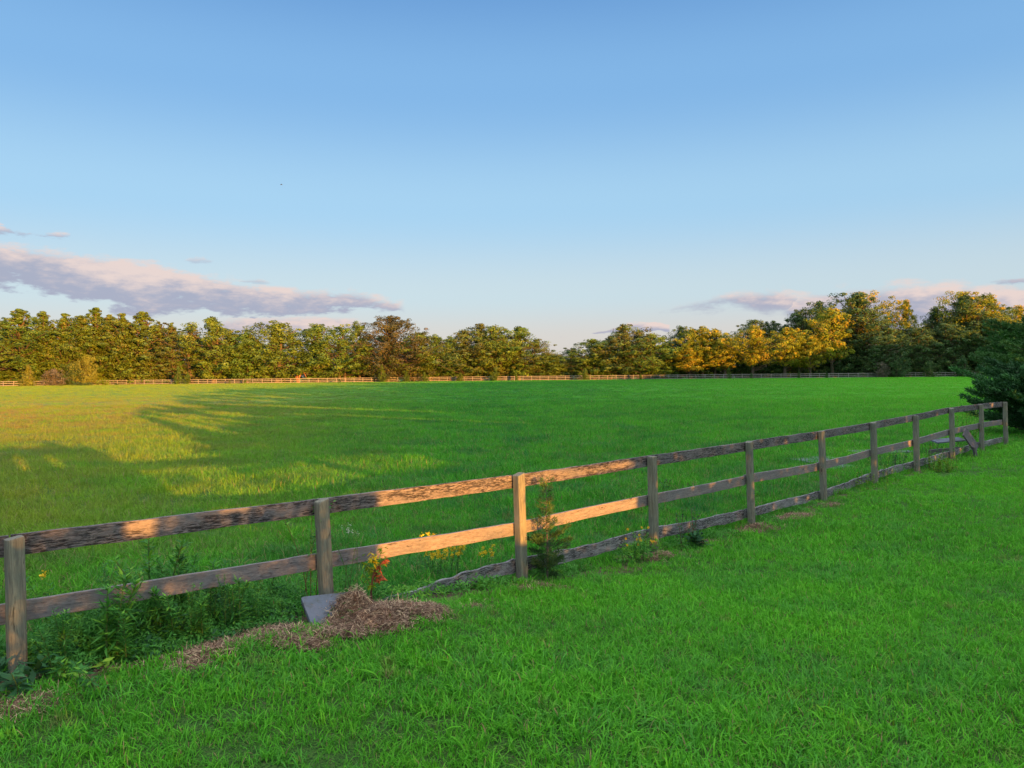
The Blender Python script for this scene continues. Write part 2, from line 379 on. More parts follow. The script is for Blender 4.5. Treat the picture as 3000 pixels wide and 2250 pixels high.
M['lawn'] = grass_mat('lawn_blades', GREEN_A, GREEN_B, .05)
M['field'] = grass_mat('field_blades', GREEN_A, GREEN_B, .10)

# ------------------------------------------------------------------ ground sheet
def axis(neg, pos_, fine, near=34.0, grow=1.10):
    a = list(np.arange(-6 if neg is None else -near, near + 1e-6, fine)); s = fine
    x = a[-1]
    while x < pos_: s *= grow; x += s; a.append(x)
    x = a[0]; s = fine; b = []
    while x > -(neg or 60): s *= grow; x -= s; b.append(x)
    return np.array(b[::-1] + a)
gxs = axis(2500, 2500, .3, 24.0); gys = axis(None, 2500, .3, 34.0)
gxs.sort(); gys = np.concatenate([-np.geomspace(2500, 7, 30), gys[gys > -6.5]])
XX, YY = np.meshgrid(gxs, gys); ZZ = gz(XX, YY)
nx, ny = len(gxs), len(gys); I = np.arange(nx * ny).reshape(ny, nx)
Q = np.stack([I[:-1, :-1], I[:-1, 1:], I[1:, 1:], I[1:, :-1]], -1).reshape(-1, 4)
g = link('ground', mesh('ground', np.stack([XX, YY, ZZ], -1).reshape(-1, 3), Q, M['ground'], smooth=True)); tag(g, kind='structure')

# ------------------------------------------------------------------ grass as instanced tufts
def blade(mb, base, direction, h, wdt, bend, v, seg=3):
    d = np.array([math.cos(direction), math.sin(direction), 0]); s = np.array([-d[1], d[0], 0])
    V = []; 
    for i in range(seg):
        t = i / seg; c = base + d * bend * h * t * t + np.array([0, 0, h * t * (1 - .28 * bend * t)]); ww = wdt * (1 - .35 * t)
        V += [c - s * ww / 2, c + s * ww / 2]
    V.append(base + d * bend * h + np.array([0, 0, h * (1 - .38 * bend)]))
    Qs = [[2 * i, 2 * i + 1, 2 * i + 3, 2 * i + 2] for i in range(seg - 1)]
    mb.add(V, Q=Qs, T=[[2 * seg - 2, 2 * seg - 1, 2 * seg]], v=v)
def tufts(name, mat, count, nb, radius, hmin, hmax, wdt, seed, seg=3):
    c = bpy.data.collections.new(name + '_source'); rr = random.Random(seed)
    for i in range(count):
        mb = MB()
        for _ in range(nb):
            a = rr.random() * 6.283; q = radius * math.sqrt(rr.random())
            hh = rr.uniform(hmin, hmax) * (1 if rr.random() < .8 else 1.35)
            blade(mb, np.array([q * math.cos(a), q * math.sin(a), -.01]), rr.random() * 6.283, hh, wdt * rr.uniform(.6, 1.3), rr.uniform(.15, 1.3), rr.random(), seg)
        o = bpy.data.objects.new('tuft', mb.build('tuft', mat)); c.objects.link(o)
    return c
def scatter(name, P, sc, src, seed, tilt=.15):
    n = len(P); rs = np.random.RandomState(seed)
    me = bpy.data.meshes.new(name); me.vertices.add(n); me.vertices.foreach_set('co', P.astype(np.float32).ravel())
    a = me.attributes.new('rot', 'FLOAT_VECTOR', 'POINT')
    a.data.foreach_set('vector', np.stack([rs.normal(0, tilt, n), rs.normal(0, tilt, n), rs.uniform(0, 6.283, n)], 1).astype(np.float32).ravel())
    a = me.attributes.new('scl', 'FLOAT_VECTOR', 'POINT'); a.data.foreach_set('vector', sc.astype(np.float32).ravel())
    o = link(name, me)
    gt = bpy.data.node_groups.new(name + '_nodes', 'GeometryNodeTree')
    gt.interface.new_socket('Geometry', in_out='INPUT', socket_type='NodeSocketGeometry'); gt.interface.new_socket('Geometry', in_out='OUTPUT', socket_type='NodeSocketGeometry')
    G = gt.nodes; L = gt.links
    gi = G.new('NodeGroupInput'); go = G.new('NodeGroupOutput'); ip = G.new('GeometryNodeInstanceOnPoints'); ci = G.new('GeometryNodeCollectionInfo')
    ci.inputs['Collection'].default_value = src; ci.inputs['Separate Children'].default_value = True; ci.inputs['Reset Children'].default_value = True
    ip.inputs['Pick Instance'].default_value = True
    def attr(nm):
        q = G.new('GeometryNodeInputNamedAttribute'); q.data_type = 'FLOAT_VECTOR'; q.inputs['Name'].default_value = nm; return q.outputs[0]
    L.new(gi.outputs[0], ip.inputs['Points']); L.new(ci.outputs[0], ip.inputs['Instance'])
    er = G.new('FunctionNodeEulerToRotation'); L.new(attr('rot'), er.inputs[0]); L.new(er.outputs[0], ip.inputs['Rotation'])
    L.new(attr('scl'), ip.inputs['Scale']); L.new(ip.outputs[0], go.inputs[0])
    md = o.modifiers.new('scatter', 'NODES'); md.node_group = gt
    return o
def line_d(x, y): return (x - FS * y - FI) / 1.438
def vnoise(x, y, s, seed=0):               # cheap value noise
    x = x * s + seed * 17.3; y = y * s + seed * 9.1
    xi = np.floor(x).astype(int); yi = np.floor(y).astype(int); fx = smooth(x - xi); fy = smooth(y - yi)
    def h(i, j): q = np.sin(i * 127.1 + j * 311.7 + seed) * 43758.5453; return q - np.floor(q)
    return (h(xi, yi) * (1 - fx) + h(xi + 1, yi) * fx) * (1 - fy) + (h(xi, yi + 1) * (1 - fx) + h(xi + 1, yi + 1) * fx) * fy
def sample(y0, y1, dens, rs, wide=.80, pad=1.5):
    A = (wide * (y0 + y1) + 2 * pad) * (y1 - y0); n = int(A * dens)
    y = np.sqrt(rs.uniform(y0 ** 2, y1 ** 2, n)); x = rs.uniform(-1, 1, n) * (wide * y + pad); return x, y
def field_points(bands, side, seed):
    rs = np.random.RandomState(seed); out = []; sc = []
    for y0, y1, dens, s in bands:
        x, y = sample(y0, y1, dens, rs)
        d = line_d(x, y)
        worn = vnoise(x, y, 1.1, 3) * .6 + vnoise(x, y, 3.1, 4) * .4
        if side > 0:
            wid = np.interp(y, [4, 9.5, 16], [.42, .14, .03]) + .28 * (vnoise(x, y, 2.2, 5) - .4)
            k = (d > wid)
            k &= rs.random_sample(len(x)) < np.clip(1.7 - worn * .9, .75, 1)
        else:
            k = (d < 0.02 - .1 * rs.random_sample(len(x)))
            lf = np.clip((-3 - x) / 20, 0, 1) * np.clip((y - 9) / 6, .3, 1)
            k &= rs.random_sample(len(x)) < np.clip(1.7 - worn * (1.1 + 1.2 * lf), .12, 1)
        if y0 < 16: k &= off_straw(x, y, rs)
        x, y = x[k], y[k]; n = len(x)
        out.append(np.stack([x, y, gz(x, y)], 1))
        q = s * rs.uniform(.7, 1.3, n) * (0.75 + .55 * vnoise(x, y, .8, 6))
        sc.append(np.stack([q, q, q * rs.uniform(.8, 1.2, n)], 1))
    return np.concatenate(out), np.concatenate(sc)
src_lawn = tufts('lawn_tuft', M['lawn'], 9, 24, .085, .030, .082, .0064, 1)
P, S = field_points([(3.0, 9, 270, 1.0), (9, 16, 150, 1.05), (16, 32, 55, 1.3)], +1, 11)
tag(scatter('lawn_grass', P, S, src_lawn, 12), 'short bright green lawn grass on the near side of the old fence', 'grass', kind='stuff')
src_field = tufts('field_tuft', M['field'], 6, 24, .14, .07, .16, .0060, 2)
src_far = tufts('meadow_tuft', M['field'], 5, 26, .45, .05, .12, .020, 3, seg=2)
P, S = field_points([(4.5, 14, 90, .95), (14, 26, 50, 1.1), (26, 42, 36, 1.1), (42, 62, 16, 1.25)], -1, 13)
P2, S2 = field_points([(40, 90, 9, .8), (90, 210, 3.2, 1.1)], -1, 14)
tag(scatter('field_grass', P, S, src_field, 15), 'longer green grass of the paddock behind the old fence', 'grass', kind='stuff')
tag(scatter('meadow_grass', P2, S2, src_far, 16, .1), 'mown green grass stretching out to the far tree line', 'grass', kind='stuff')
# ------------------------------------------------------------------ old wooden fence in front
def wood(name, axis_, A, B, C, lichen=0.0, crack=.5):
    m, n = material(name)
    q = n.vm('ADD', obj(n), n.comb(*[n.m('MULTIPLY', orand(n), 37.0)] * 3)); r = orand(n)
    sc = {0: (2.2, 30, 30), 2: (28, 28, 1.6)}[axis_]; sc2 = {0: (15, 95, 95), 2: (60, 60, 5)}[axis_]
    g1 = n.noise(n.mapping(q, sc), 1.0, 6, .65, .4); g2 = n.noise(n.mapping(q, sc2), 1.0, 5, .6, .8); big = n.noise(q, 2.6, 4)
    col = n.mix(n.rng(g1, .35, .65), A, B)
    col = n.mix(n.rng(big, .45, .65, 0, .7), col, C)
    fine = n.rng(g2, .36, .60)
    col = n.mix(fine, n.mix(.5, col, (0.05, 0.042, 0.04)), col)
    # open cracks and the black weathered streaks
    cr = n.m('MULTIPLY', n.rng(g2, .60, .70), n.rng(n.noise(n.mapping(q, (1, 1, 3) if axis_ == 0 else (3, 3, 1)), 3.2, 4), .62 - .25 * crack, .74 - .25 * crack))
    cr = n.m('MAXIMUM', cr, n.rng(n.noise(n.mapping(q, (2.5, 40, 60) if axis_ == 0 else (40, 40, 1.2)), 1.0, 4, .7, 1.2), .66, .72))
    col = n.mix(n.m('MULTIPLY', cr, .85), col, (0.018, 0.014, 0.014))
    if crack > 1:        # black weathered streaks, gathered in long patches
        reg0 = n.rng(n.noise(n.mapping(q, (1, 1, 5)), 1.6, 4, .6), .38, .52)
        st_ = n.rng(n.noise(n.mapping(q, (13, 80, 95)), 1.0, 6, .72, .5), .46, .56)
        col = n.mix(n.m('MULTIPLY', n.m('MULTIPLY', st_, reg0), .9), col, (0.018, 0.015, 0.016)); cr = n.m('MAXIMUM', cr, n.m('MULTIPLY', n.m('MULTIPLY', st_, reg0), .6))
    vo = n.new('ShaderNodeTexVoronoi'); vo.inputs['Scale'].default_value = 1.0; n.put(vo.inputs['Vector'], n.mapping(q, {0: (2.2, .01, 5.5), 2: (.01, 7, 2.0)}[axis_]))
    kd = n.m('ADD', vo.outputs['Distance'], n.m('MULTIPLY', g2, .05)); knot = n.rng(kd, .085, .12, 1, 0, True); ring = n.rng(n.m('ABSOLUTE', n.m('SUBTRACT', kd, .17)), 0, .03, .5, 0)
    col = n.mix(n.m('MAXIMUM', n.m('MULTIPLY', knot, .85), ring), col, (0.05, 0.038, 0.03))
    h = n.m('SUBTRACT', n.m('MULTIPLY', g2, .6), cr)
    if lichen > 0:
        lv = n.noise(q, 34, 3, .7); reg = n.rng(n.noise(q, 4.0, 3), .44, .62)
        lm = n.m('MULTIPLY', n.rng(lv, .60 - .05 * lichen, .66 - .05 * lichen), n.m('MULTIPLY', reg, lichen), clamp=True)
        col = n.mix(lm, col, (0.27, 0.28, 0.22)); h = n.m('ADD', h, n.m('MULTIPLY', lm, .5))
    return finish(m, n, col, .85, h, .9, .006, spec=.2)
M['rail'] = wood('weathered_rail', 0, (0.18, 0.165, 0.160), (0.30, 0.265, 0.245), (0.31, 0.245, 0.205), .35, .9)
M['rail_top'] = wood('cracked_rail', 0, (0.175, 0.16, 0.157), (0.31, 0.275, 0.26), (0.30, 0.24, 0.205), .35, 1.4)
M['rail_low'] = wood('mossy_rail', 0, (0.22, 0.205, 0.20), (0.44, 0.42, 0.40), (0.34, 0.32, 0.305), 1.0, 1.1)
M['post'] = wood('weathered_post', 2, (0.185, 0.18, 0.13), (0.30, 0.275, 0.185), (0.18, 0.19, 0.14), .3, .8)
def board(L, H, T, rs, jag=.003, warp=.006, seg=30, sag=0.0):
    prof = [(-1, -.96), (-.9, -1), (.9, -1), (1, -.96), (1, .96), (.9, 1), (-.9, 1), (-1, .96)]
    V = []; 
    xs = np.linspace(-L / 2, L / 2, seg + 1); ph = rs.uniform(0, 6, 4)
    nt = rs.normal(0, 1, seg + 1); nb = rs.normal(0, 1, seg + 1); nt = np.convolve(nt, [.3, .4, .3], 'same'); nb = np.convolve(nb, [.3, .4, .3], 'same')
    for i, x in enumerate(xs):
        wy = warp * math.sin(x * 1.9 + ph[0]) + .3 * warp * math.sin(x * 5 + ph[1]); wz = .5 * warp * math.sin(x * 1.3 + ph[2]) - sag * (1 - (2 * x / L) ** 2)
        for a, b in prof:
            e = (nt[i] if b > 0 else nb[i]) * jag
            V.append((x + (0.004 * math.sin(b * 9 + ph[3]) if i in (0, seg) else 0), a * T / 2 + wy, b * H / 2 + wz + e))
    Q = [[i * 8 + j, i * 8 + (j + 1) % 8, (i + 1) * 8 + (j + 1) % 8, (i + 1) * 8 + j] for i in range(seg) for j in range(8)]
    mb = MB(); mb.add(V, Q=Q)
    e0 = [0, 1, 2, 3, 4, 5, 6, 7]; e1 = [seg * 8 + k for k in e0]
    mb.T = []; 
    me = mesh('board', V, [np.array(Q), np.array([e0[::-1], e1])], None)
    return me
def post_mesh(Hp, wd, rs, roundness=0.0, slant=.01):
    c = .10 * wd + roundness * .16 * wd; s = wd / 2
    ring = [(s, -s + c), (s, s - c), (s - c, s), (-s + c, s), (-s, s - c), (-s, -s + c), (-s + c, -s), (s - c, -s)]
    zs = np.concatenate([np.linspace(-.35, Hp - .02, 14), [Hp - .004, Hp]]); V = []
    for i, z in enumerate(zs):
        k = 1 - (.07 if i == len(zs) - 1 else .02 if i == len(zs) - 2 else 0) - .03 * roundness * (z / Hp)
        ox, oy = rs.normal(0, .0012, 2)
        for x, y in ring: V.append((x * k + ox, y * k + oy, z + (slant * x / s if i >= len(zs) - 2 else 0)))
    n8 = len(zs)
    Q = [[i * 8 + j, i * 8 + (j + 1) % 8, (i + 1) * 8 + (j + 1) % 8, (i + 1) * 8 + j] for i in range(n8 - 1) for j in range(8)]
    return mesh('post', V, [np.array(Q), np.array([[(n8 - 1) * 8 + j for j in range(8)]])])
rs = np.random.RandomState(5)
FANG = math.atan2(FD.y, FD.x)
fence = empty('wooden_fence', (*POSTS[3], float(gz(*POSTS[3]))), 0, 'weathered grey three-rail wooden fence crossing from bottom left to the dark cedar', 'fence')
PTOP = [1.22, 1.19, 1.165, 1.16, 1.155, 1.18, 1.20, 1.235, 1.265, 1.335, 1.345, 1.34]
RAIL = {  # centre heights at each post, index 0 = the one out of frame
    'top': [1.15, 1.128, 1.098, 1.07, 1.085, 1.10, 1.115, 1.154, 1.21, 1.28, 1.282, 1.275],
    'mid': [.74, .673, .603, .56, .567, .585, .555, .62, .66, .745, .785, .773],
    'low': [None, None, None, .15, .095, .05, .06, .135, .174, .21, .276, .27]}
def kid(name, me, mat, M4, parent, label=None):
    me.materials.append(mat) if not me.materials else None
    o = bpy.data.objects.new(name, me); COL.objects.link(o); o.parent = parent
    o.matrix_world = M4
    o.matrix_parent_inverse = Matrix.Identity(4)
    o.matrix_local = Matrix.Translation(parent.location).inverted() @ M4
    if label: o['label'] = label
    return o
for i, (x, y) in enumerate(POSTS):
    b = -.35
    me = post_mesh(PTOP[i] + .02 - b + .0, .104 if i < 6 else .108, rs, roundness=[.2, .1, .05, 0, .1, .7, .9, .5, .1, .3, .9, .6][i], slant=[.0, .008, .01, .012, .0, .01, .004, .01, .0, .01, .0, .0][i])
    me.transform(Matrix.Translation((0, 0, b + .35)))
    z0 = b
    lean = Matrix.Rotation(R(-1.5 + rs.normal(0, .35)), 4, 'Y') @ Matrix.Rotation(R(rs.normal(0, .6)), 4, 'X')
    Mx = Matrix.Translation((x + .012, y, PTOP[i])) @ lean @ Matrix.Rotation(FANG + R(rs.normal(0, 3)) * (i != 3), 4, 'Z') @ Matrix.Translation((0, 0, -(PTOP[i] + .02 - b)))
    kid('post', me, M['post'], Mx, fence)
def rail(kind, i, za, zb, H, Tk, mat, jag, ext=0.0, fa=0.0, fb=1.0, warp=.006, sag=0.0, label=None):
    a = Vector((*POSTS[i], za)); b = Vector((*POSTS[i + 1], zb))
    A = a.lerp(b, fa); B = a.lerp(b, fb); d = (B - A); L = d.length + ext
    me = board(L, H, Tk, rs, jag, warp, sag=sag)
    c = (A + B) / 2 - FN * (.052 + Tk / 2 + .003) + FN * rs.normal(0, .0008)
    X = d.normalized(); Y = Vector((0, 0, 1)).cross(X).normalized(); Z = X.cross(Y)
    Mx = Matrix((X, Y, Z)).transposed().to_4x4(); Mx.translation = c
    kid('rail', me, mat, Mx, fence, label)
for i in range(11):
    rail('top', i, RAIL['top'][i] + rs.normal(0, .003), RAIL['top'][i + 1] + rs.normal(0, .003), .142, .032, M['rail_top'], .0035, -.012, label='cracked and blackened top rail' if i == 1 else None)
    rail('mid', i, RAIL['mid'][i] + rs.normal(0, .004), RAIL['mid'][i + 1] + rs.normal(0, .004), .138, .032, M['rail'], .003, -.012, warp=.009, sag=.012 if i in (4, 6) else 0)
    if i >= 3:
        rail('low', i, RAIL['low'][i], RAIL['low'][i + 1], .145 - .01 * (i in (5, 6)), .036, M['rail_low'], .009, -.012, warp=.02, sag=.02 if i in (3, 5, 6) else .0, label='rotten lichen-covered bottom rail' if i == 4 else None)
rail('low', 2, .03, .15, .15, .036, M['rail_low'], .012, -.012, fa=.27, warp=.03, label='rotten bottom rail sinking into the straw')

# ------------------------------------------------------------------ plants
M['weed'] = leaf_mat('weed_leaf', (0.05, 0.21, 0.04), (0.09, 0.31, 0.04), (0.16, 0.36, 0.03), .3, .15)
M['weed_dark'] = leaf_mat('dark_weed_leaf', (0.028, 0.105, 0.038), (0.045, 0.14, 0.04), None, .2)
M['yellow_green'] = leaf_mat('yellow_green_leaf', (0.16, 0.30, 0.02), (0.22, 0.34, 0.02), None, .3)
M['redleaf'] = leaf_mat('red_autumn_leaf', (0.45, 0.07, 0.035), (0.40, 0.10, 0.03), None, .3)
M['yellowpetal'] = leaf_mat('yellow_petal', (0.75, 0.55, 0.02), (0.80, 0.58, 0.03), None, .3, var=.2)
M['orangepetal'] = leaf_mat('orange_yellow_petal', (0.80, 0.42, 0.015), (0.80, 0.45, 0.02), None, .3, var=.2)
M['stem'] = leaf_mat('green_stem', (0.07, 0.14, 0.03), (0.10, 0.16, 0.04), None, .0)
M['stemred'] = leaf_mat('red_brown_stem', (0.13, 0.05, 0.035), (0.16, 0.07, 0.04), None, .0)
M['whiteflower'] = leaf_mat('white_petal', (0.6, 0.62, 0.5), (0.65, 0.65, 0.55), None, .2)
M['cedar'] = leaf_mat('cedar_spray', (0.040, 0.115, 0.030), (0.060, 0.150, 0.030), (0.10, 0.17, 0.03), .15, .1)
M['cedar_young'] = leaf_mat('young_cedar_spray', (0.050, 0.115, 0.030), (0.07, 0.135, 0.032), (0.16, 0.18, 0.03), .15, .15)
M['cedar_dark'] = leaf_mat('dark_cedar_spray', (0.024, 0.085, 0.026), (0.036, 0.115, 0.028), (0.05, 0.15, 0.03), .12, .15, var=.5)
M['bark'] = bark_mat('grey_bark', (0.09, 0.075, 0.06), (0.20, 0.165, 0.13))
M['straw'] = leaf_mat('dry_straw', (0.20, 0.115, 0.07), (0.26, 0.155, 0.095), (0.42, 0.31, 0.18), .1, .14, var=.7)
def plantbits(h, n, rs, leafL, leafW, droop=.3, spread=1.0, lo=.08, lean=(0, 0), curve_=.06):
    st = MB(); lf = MB(); k = 8
    bx, by = rs.normal(0, curve_, 2)
    def axis_pt(t): return np.array([lean[0] * t + bx * t * t, lean[1] * t + by * t * t, h * t])
    tube(st, [axis_pt(t) for t in np.linspace(0, 1, k)], np.linspace(.0045, .0015, k), 5)
    t = np.sort(rs.uniform(lo, 1, n)); C = np.array([axis_pt(q) for q in t]); a = np.arange(n) * 2.4 + rs.normal(0, .3, n)
    L = leafL * (1.15 - .6 * t) * rs.uniform(.7, 1.2, n)
    d = np.stack([np.cos(a), np.sin(a), rs.normal(.25 - droop + .5 * t, .25, n)], 1); d = nrm(d)
    up = np.cross(np.cross(d, [0, 0, 1.]), d) + rs.normal(0, .2, (n, 3))
    leaves(lf, C + d * (L / 2)[:, None] * spread, up, L, leafW, rs, rs.uniform(0, 1, n), along=d)
    return st, lf
def plant(name, loc, h, n, seed, label, cat='weed', mat='weed', smat='stem', group=None, leafL=.10, leafW=.018, stems=1, r=.04, rz=0, **kw):
    rs_ = np.random.RandomState(seed); e = empty(name, loc, rz, label, cat, group)
    S = MB(); Lf = MB()
    for s_ in range(stems):
        st, lf = plantbits(h * rs_.uniform(.85, 1.05), n, rs_, leafL, leafW, **kw)
        o = np.array([rs_.normal(0, r), rs_.normal(0, r), -.02]) if stems > 1 else np.array([0, 0, -.02])
        if stems > 1: tube(S, [o, o * .5 + [0, 0, -.02], (0, 0, -.03)], .005, 5)
        for mbs, dst in ((st, S), (lf, Lf)):
            V = np.concatenate(mbs.V) + o; Q = np.concatenate(mbs.Q); dst.add(V, Q=Q, v=np.concatenate(mbs.vq))
    link('stem', S.build('stem', M[smat]), e); link('foliage', Lf.build('foliage', M[mat]), e)
    return e
def dup(e, loc, rz, sc, label):
    c = e.copy(); COL.objects.link(c); c.location = loc; c.rotation_euler = (0, 0, rz); c.scale = (sc,) * 3; c['label'] = label
    for k in list(e.children):
        q = k.copy(); COL.objects.link(q); q.parent = c
    return c
# tall weeds in the first full bay and at its left post: photo x, height of the top in the photo, distance off the line
tall = [(142, 1800, .2, 0), (170, 1772, .18, 0), (300, 1640, -.12, 1), (318, 1690, .12, 0), (430, 1580, -.45, 1), (525, 1650, -.25, 1), (548, 1610, -.35, 1), (560, 1700, .12, 0), (585, 1640, -.40, 1), (575, 1740, .1, 0),
        (622, 1660, -.5, 1), (650, 1675, .05, 0), (682, 1700, .08, 0), (700, 1650, -.6, 1), (612, 1700, -.1, 0), (235, 1770, -.6, 1), (110, 1860, .1, 0), (480, 1720, .05, 0), (740, 1790, .05, 0), (355, 1740, .15, 0), (385, 1660, -.3, 1), (460, 1640, -.55, 1), (500, 1600, -.6, 1), (760, 1700, -.4, 1), (800, 1660, -.6, 1)]
base = []
def line_pt(px, off):       # where a pixel column crosses a line parallel to the fence
    k = (px - 1500) / F; Y = (8.716 - off * 1.438) / (FS - k); return k * Y, Y
wd_l = ['slender', 'bushy', 'narrow', 'leafy', 'ragged', 'pointed']
ords = ['first', 'second', 'third', 'fourth', 'fifth', 'sixth', 'seventh', 'eighth', 'ninth', 'tenth', 'eleventh', 'twelfth', 'thirteenth']
order = sorted(range(len(tall)), key=lambda i: tall[i][0])
protos = []
for q, i in enumerate(order):
    px, ty, off, behind = tall[i]
    x, y = line_pt(px, off); z = float(gz(x, y)); d = ray(px, ty); top = CAMZ + d.z * y / d.y; h = max(.3, top - z)
    if q < len(ords): where = f"{ords[q]} weed from the left post"
    else: where = f"{ords[len(order) - 1 - q]} weed left of the second post" if q < len(order) - 1 else "weed closest to the second post"
    lab = ('tall green weed behind the rails, ' if behind else 'leafy green weed in front of the rails, ') + where
    if len(protos) < 5:
        e = plant('weed', (x, y, z), h, int(90 + 100 * h), 100 + i, lab, group='tall weeds in the left fence bay', stems=3, r=.035, leafL=.075 if not behind else .065, leafW=.010 if not behind else .010, curve_=.06, droop=.25)
        protos.append((e, h))
    else:
        e, h0 = protos[q % 5]; dup(e, (x, y, z), q * 1.7, h / h0, lab)
# low tangle under them (uncountable)
def blob_leaves(name, spots, n, mat, L, W, seed, label, cat, kind='stuff', hz=1.0):
    rs_ = np.random.RandomState(seed); lf = MB(); wts = np.array([s[2] ** 2 * s[3] for s in spots]); wts /= wts.sum()
    ids = rs_.choice(len(spots), n, p=wts); Sx = np.array(spots, float)[ids]
    a = rs_.uniform(0, 6.283, n); q = np.sqrt(rs_.uniform(0, 1, n)); zf = rs_.uniform(0, 1, n) ** .6 * np.sqrt(np.maximum(0, 1 - q ** 2 * .9))
    x = Sx[:, 0] + Sx[:, 2] * q * np.cos(a); y = Sx[:, 1] + Sx[:, 2] * q * np.sin(a)
    zf *= .55 + .8 * vnoise(x, y, 4.0, seed)
    z = gz(x, y) + Sx[:, 3] * zf * hz
    C = np.stack([x, y, z], 1); Nn = rs_.normal(0, .6, (n, 3)) + [0, -.2, .7]
    clump = vnoise(x * 1.3 + z * 2, y + z * 3, 3.0, seed + 1)
    leaves(lf, C, Nn, L * rs_.uniform(.5, 1.3, n), W * rs_.uniform(.6, 1.3, n), rs_, np.clip(clump * .7 + rs_.uniform(0, .3, n), 0, 1))
    o = link(name, lf.build(name, M[mat])); tag(o, label, cat, kind=kind); return o
spots = []
rsp = np.random.RandomState(77)
for px in np.arange(-60, 860, 22):
    for off, hh in ((.10, .16), (-.14, .46), (-.36, .44)):
        x, y = line_pt(px + rsp.uniform(-10, 10), off + rsp.uniform(-.08, .08))
        k = np.interp(px, [-60, 130, 200, 420, 700, 860], [.40, .46, .85, .85, .65, .45])
        if px < 120 and off > -.05: continue
        if off > 0 and 150 < px < 300: hh *= .8
        spots.append((x, y, .17, hh * k * rsp.uniform(.7, 1.25)))
blob_leaves('undergrowth', spots, 42000, 'weed', .045, .011, 21, 'dense low tangle of dark green weeds under the left bay of the fence', 'weeds')
sp2 = [(x, y - .0, r * 1.05, h * .7) for x, y, r, h in spots[::2]]
blob_leaves('broadleaf_undergrowth', sp2, 5000, 'weed_dark', .075, .026, 22, 'broad dark leaves in the shade under the left bay of the fence', 'weeds')
sp3 = []
for px, off, r_, h_ in [(1390, -.05, .16, .22), (1440, .05, .18, .26), (1480, .12, .15, .2), (1560, .0, .14, .25), (1640, .0, .2, .25), (1700, -.1, .15, .2), (1830, .05, .18, .3), (1870, .1, .17, .32), (1890, -.05, .2, .3),
                        (1990, .02, .25, .24), (2090, .05, .22, .2), (2130, .05, .18, .2), (2250, .1, .2, .16), (2330, .05, .22, .16), (2390, .12, .2, .15), (2480, .0, .25, .12), (1250, -.1, .2, .22), (1180, -.1, .18, .2), (1100, -.25, .2, .25), (990, -.25, .2, .35), (1330, 0, .15, .18)]:
    x, y = line_pt(px, off); sp3.append((x, y, r_, h_ * .7))
blob_leaves('fence_line_weeds', sp3, 7000, 'weed', .055, .014, 23, 'short green weeds at the foot of the old fence, right of the straw pile', 'weeds')

# single small plants, each where the photograph has it
def on_line(px, off): x, y = line_pt(px, off); return (x, y, float(gz(x, y)))
def flower_heads(e, C, r, mat, n, rs_, petal=.018, name='flower_plume'):
    C = np.asarray(C, float); m_ = max(12, n // len(C))
    for c in C:
        lf = MB(); P_ = rs_.normal(0, r, (m_, 3)); leaves(lf, P_, rs_.normal(0, 1, (m_, 3)), petal, petal * .7, rs_, rs_.uniform(0, 1, m_)); link(name, lf.build(name, M[mat]), e, c)
rf = np.random.RandomState(8)
def goldenrod(loc, h, w, n, label, seed, dens=260):
    e = plant('goldenrod', loc, h * .92, 34, seed, label, 'wildflower', stems=n, r=w, leafL=.07, leafW=.010, group='yellow goldenrod clumps in the paddock')
    rs_ = np.random.RandomState(seed + 1); C = [(rs_.normal(0, w * 1.2), rs_.normal(0, w), h * rs_.uniform(.68, 1.0)) for _ in range(n * 3)]
    flower_heads(e, C, .011, 'yellowpetal', dens, rs_); return e
def field_at(px, py): p = gp(px, py); return (p.x, p.y, p.z)
goldenrod(field_at(1262, 1672), .46, .035, 5, 'yellow goldenrod rising above the middle rail, left of its two neighbours', 31)
goldenrod(field_at(1282, 1695), .34, .05, 6, 'yellow goldenrod clump below the middle rail, nearest the red sapling', 32, 420)
goldenrod(field_at(1335, 1690), .40, .075, 9, 'widest yellow goldenrod clump, just under the sunlit middle rail', 33, 800)
goldenrod(field_at(1432, 1690), .36, .035, 4, 'small yellow goldenrod clump close to the sunlit post', 34, 260)
# black-eyed flowers at the post to the right of the sunlit one
loc = on_line(1868, .16)
e = plant('yellow_wildflower', loc, .42, 26, 41, 'orange-yellow daisies with dark eyes leaning against the fence post', 'wildflower', stems=9, r=.10, leafL=.07, leafW=.012)
for k in range(13):
    fl = MB(); dk = MB()
    c = np.array([rf.normal(.02, .13), rf.normal(0, .04), rf.uniform(.22, .46)]); nn = nrm(np.array([rf.normal(0, .4), -1., rf.uniform(.2, .9)]))
    t = nrm(np.cross(nn, [0, 0, 1.])); b = np.cross(nn, t)
    for j in range(8):
        a = j / 8 * 6.283; dd = t * math.cos(a) + b * math.sin(a); leaves(fl, np.array([dd * .010]), np.array([nn]), 0.019, .010, rf, .5, along=np.array([dd]))
    leaves(dk, np.array([nn * .003, nn * .004]), np.array([nn, nn]), .009, .009, rf, .2)
    q_ = link('flower', fl.build('flower', M['orangepetal']), e, c); link('flower_centre', dk.build('flower_centre', M['stemred']), q_)
# single yellow bloom at the far left
e = plant('yellow_wildflower', on_line(118, -.75), .5, 26, 43, 'single small yellow bloom standing by the leftmost post', 'wildflower', stems=2, r=.04, leafL=.09, leafW=.02)
flower_heads(e, [(0, 0, .49), (.01, 0, .5)], .012, 'yellowpetal', 30, rf, .022)
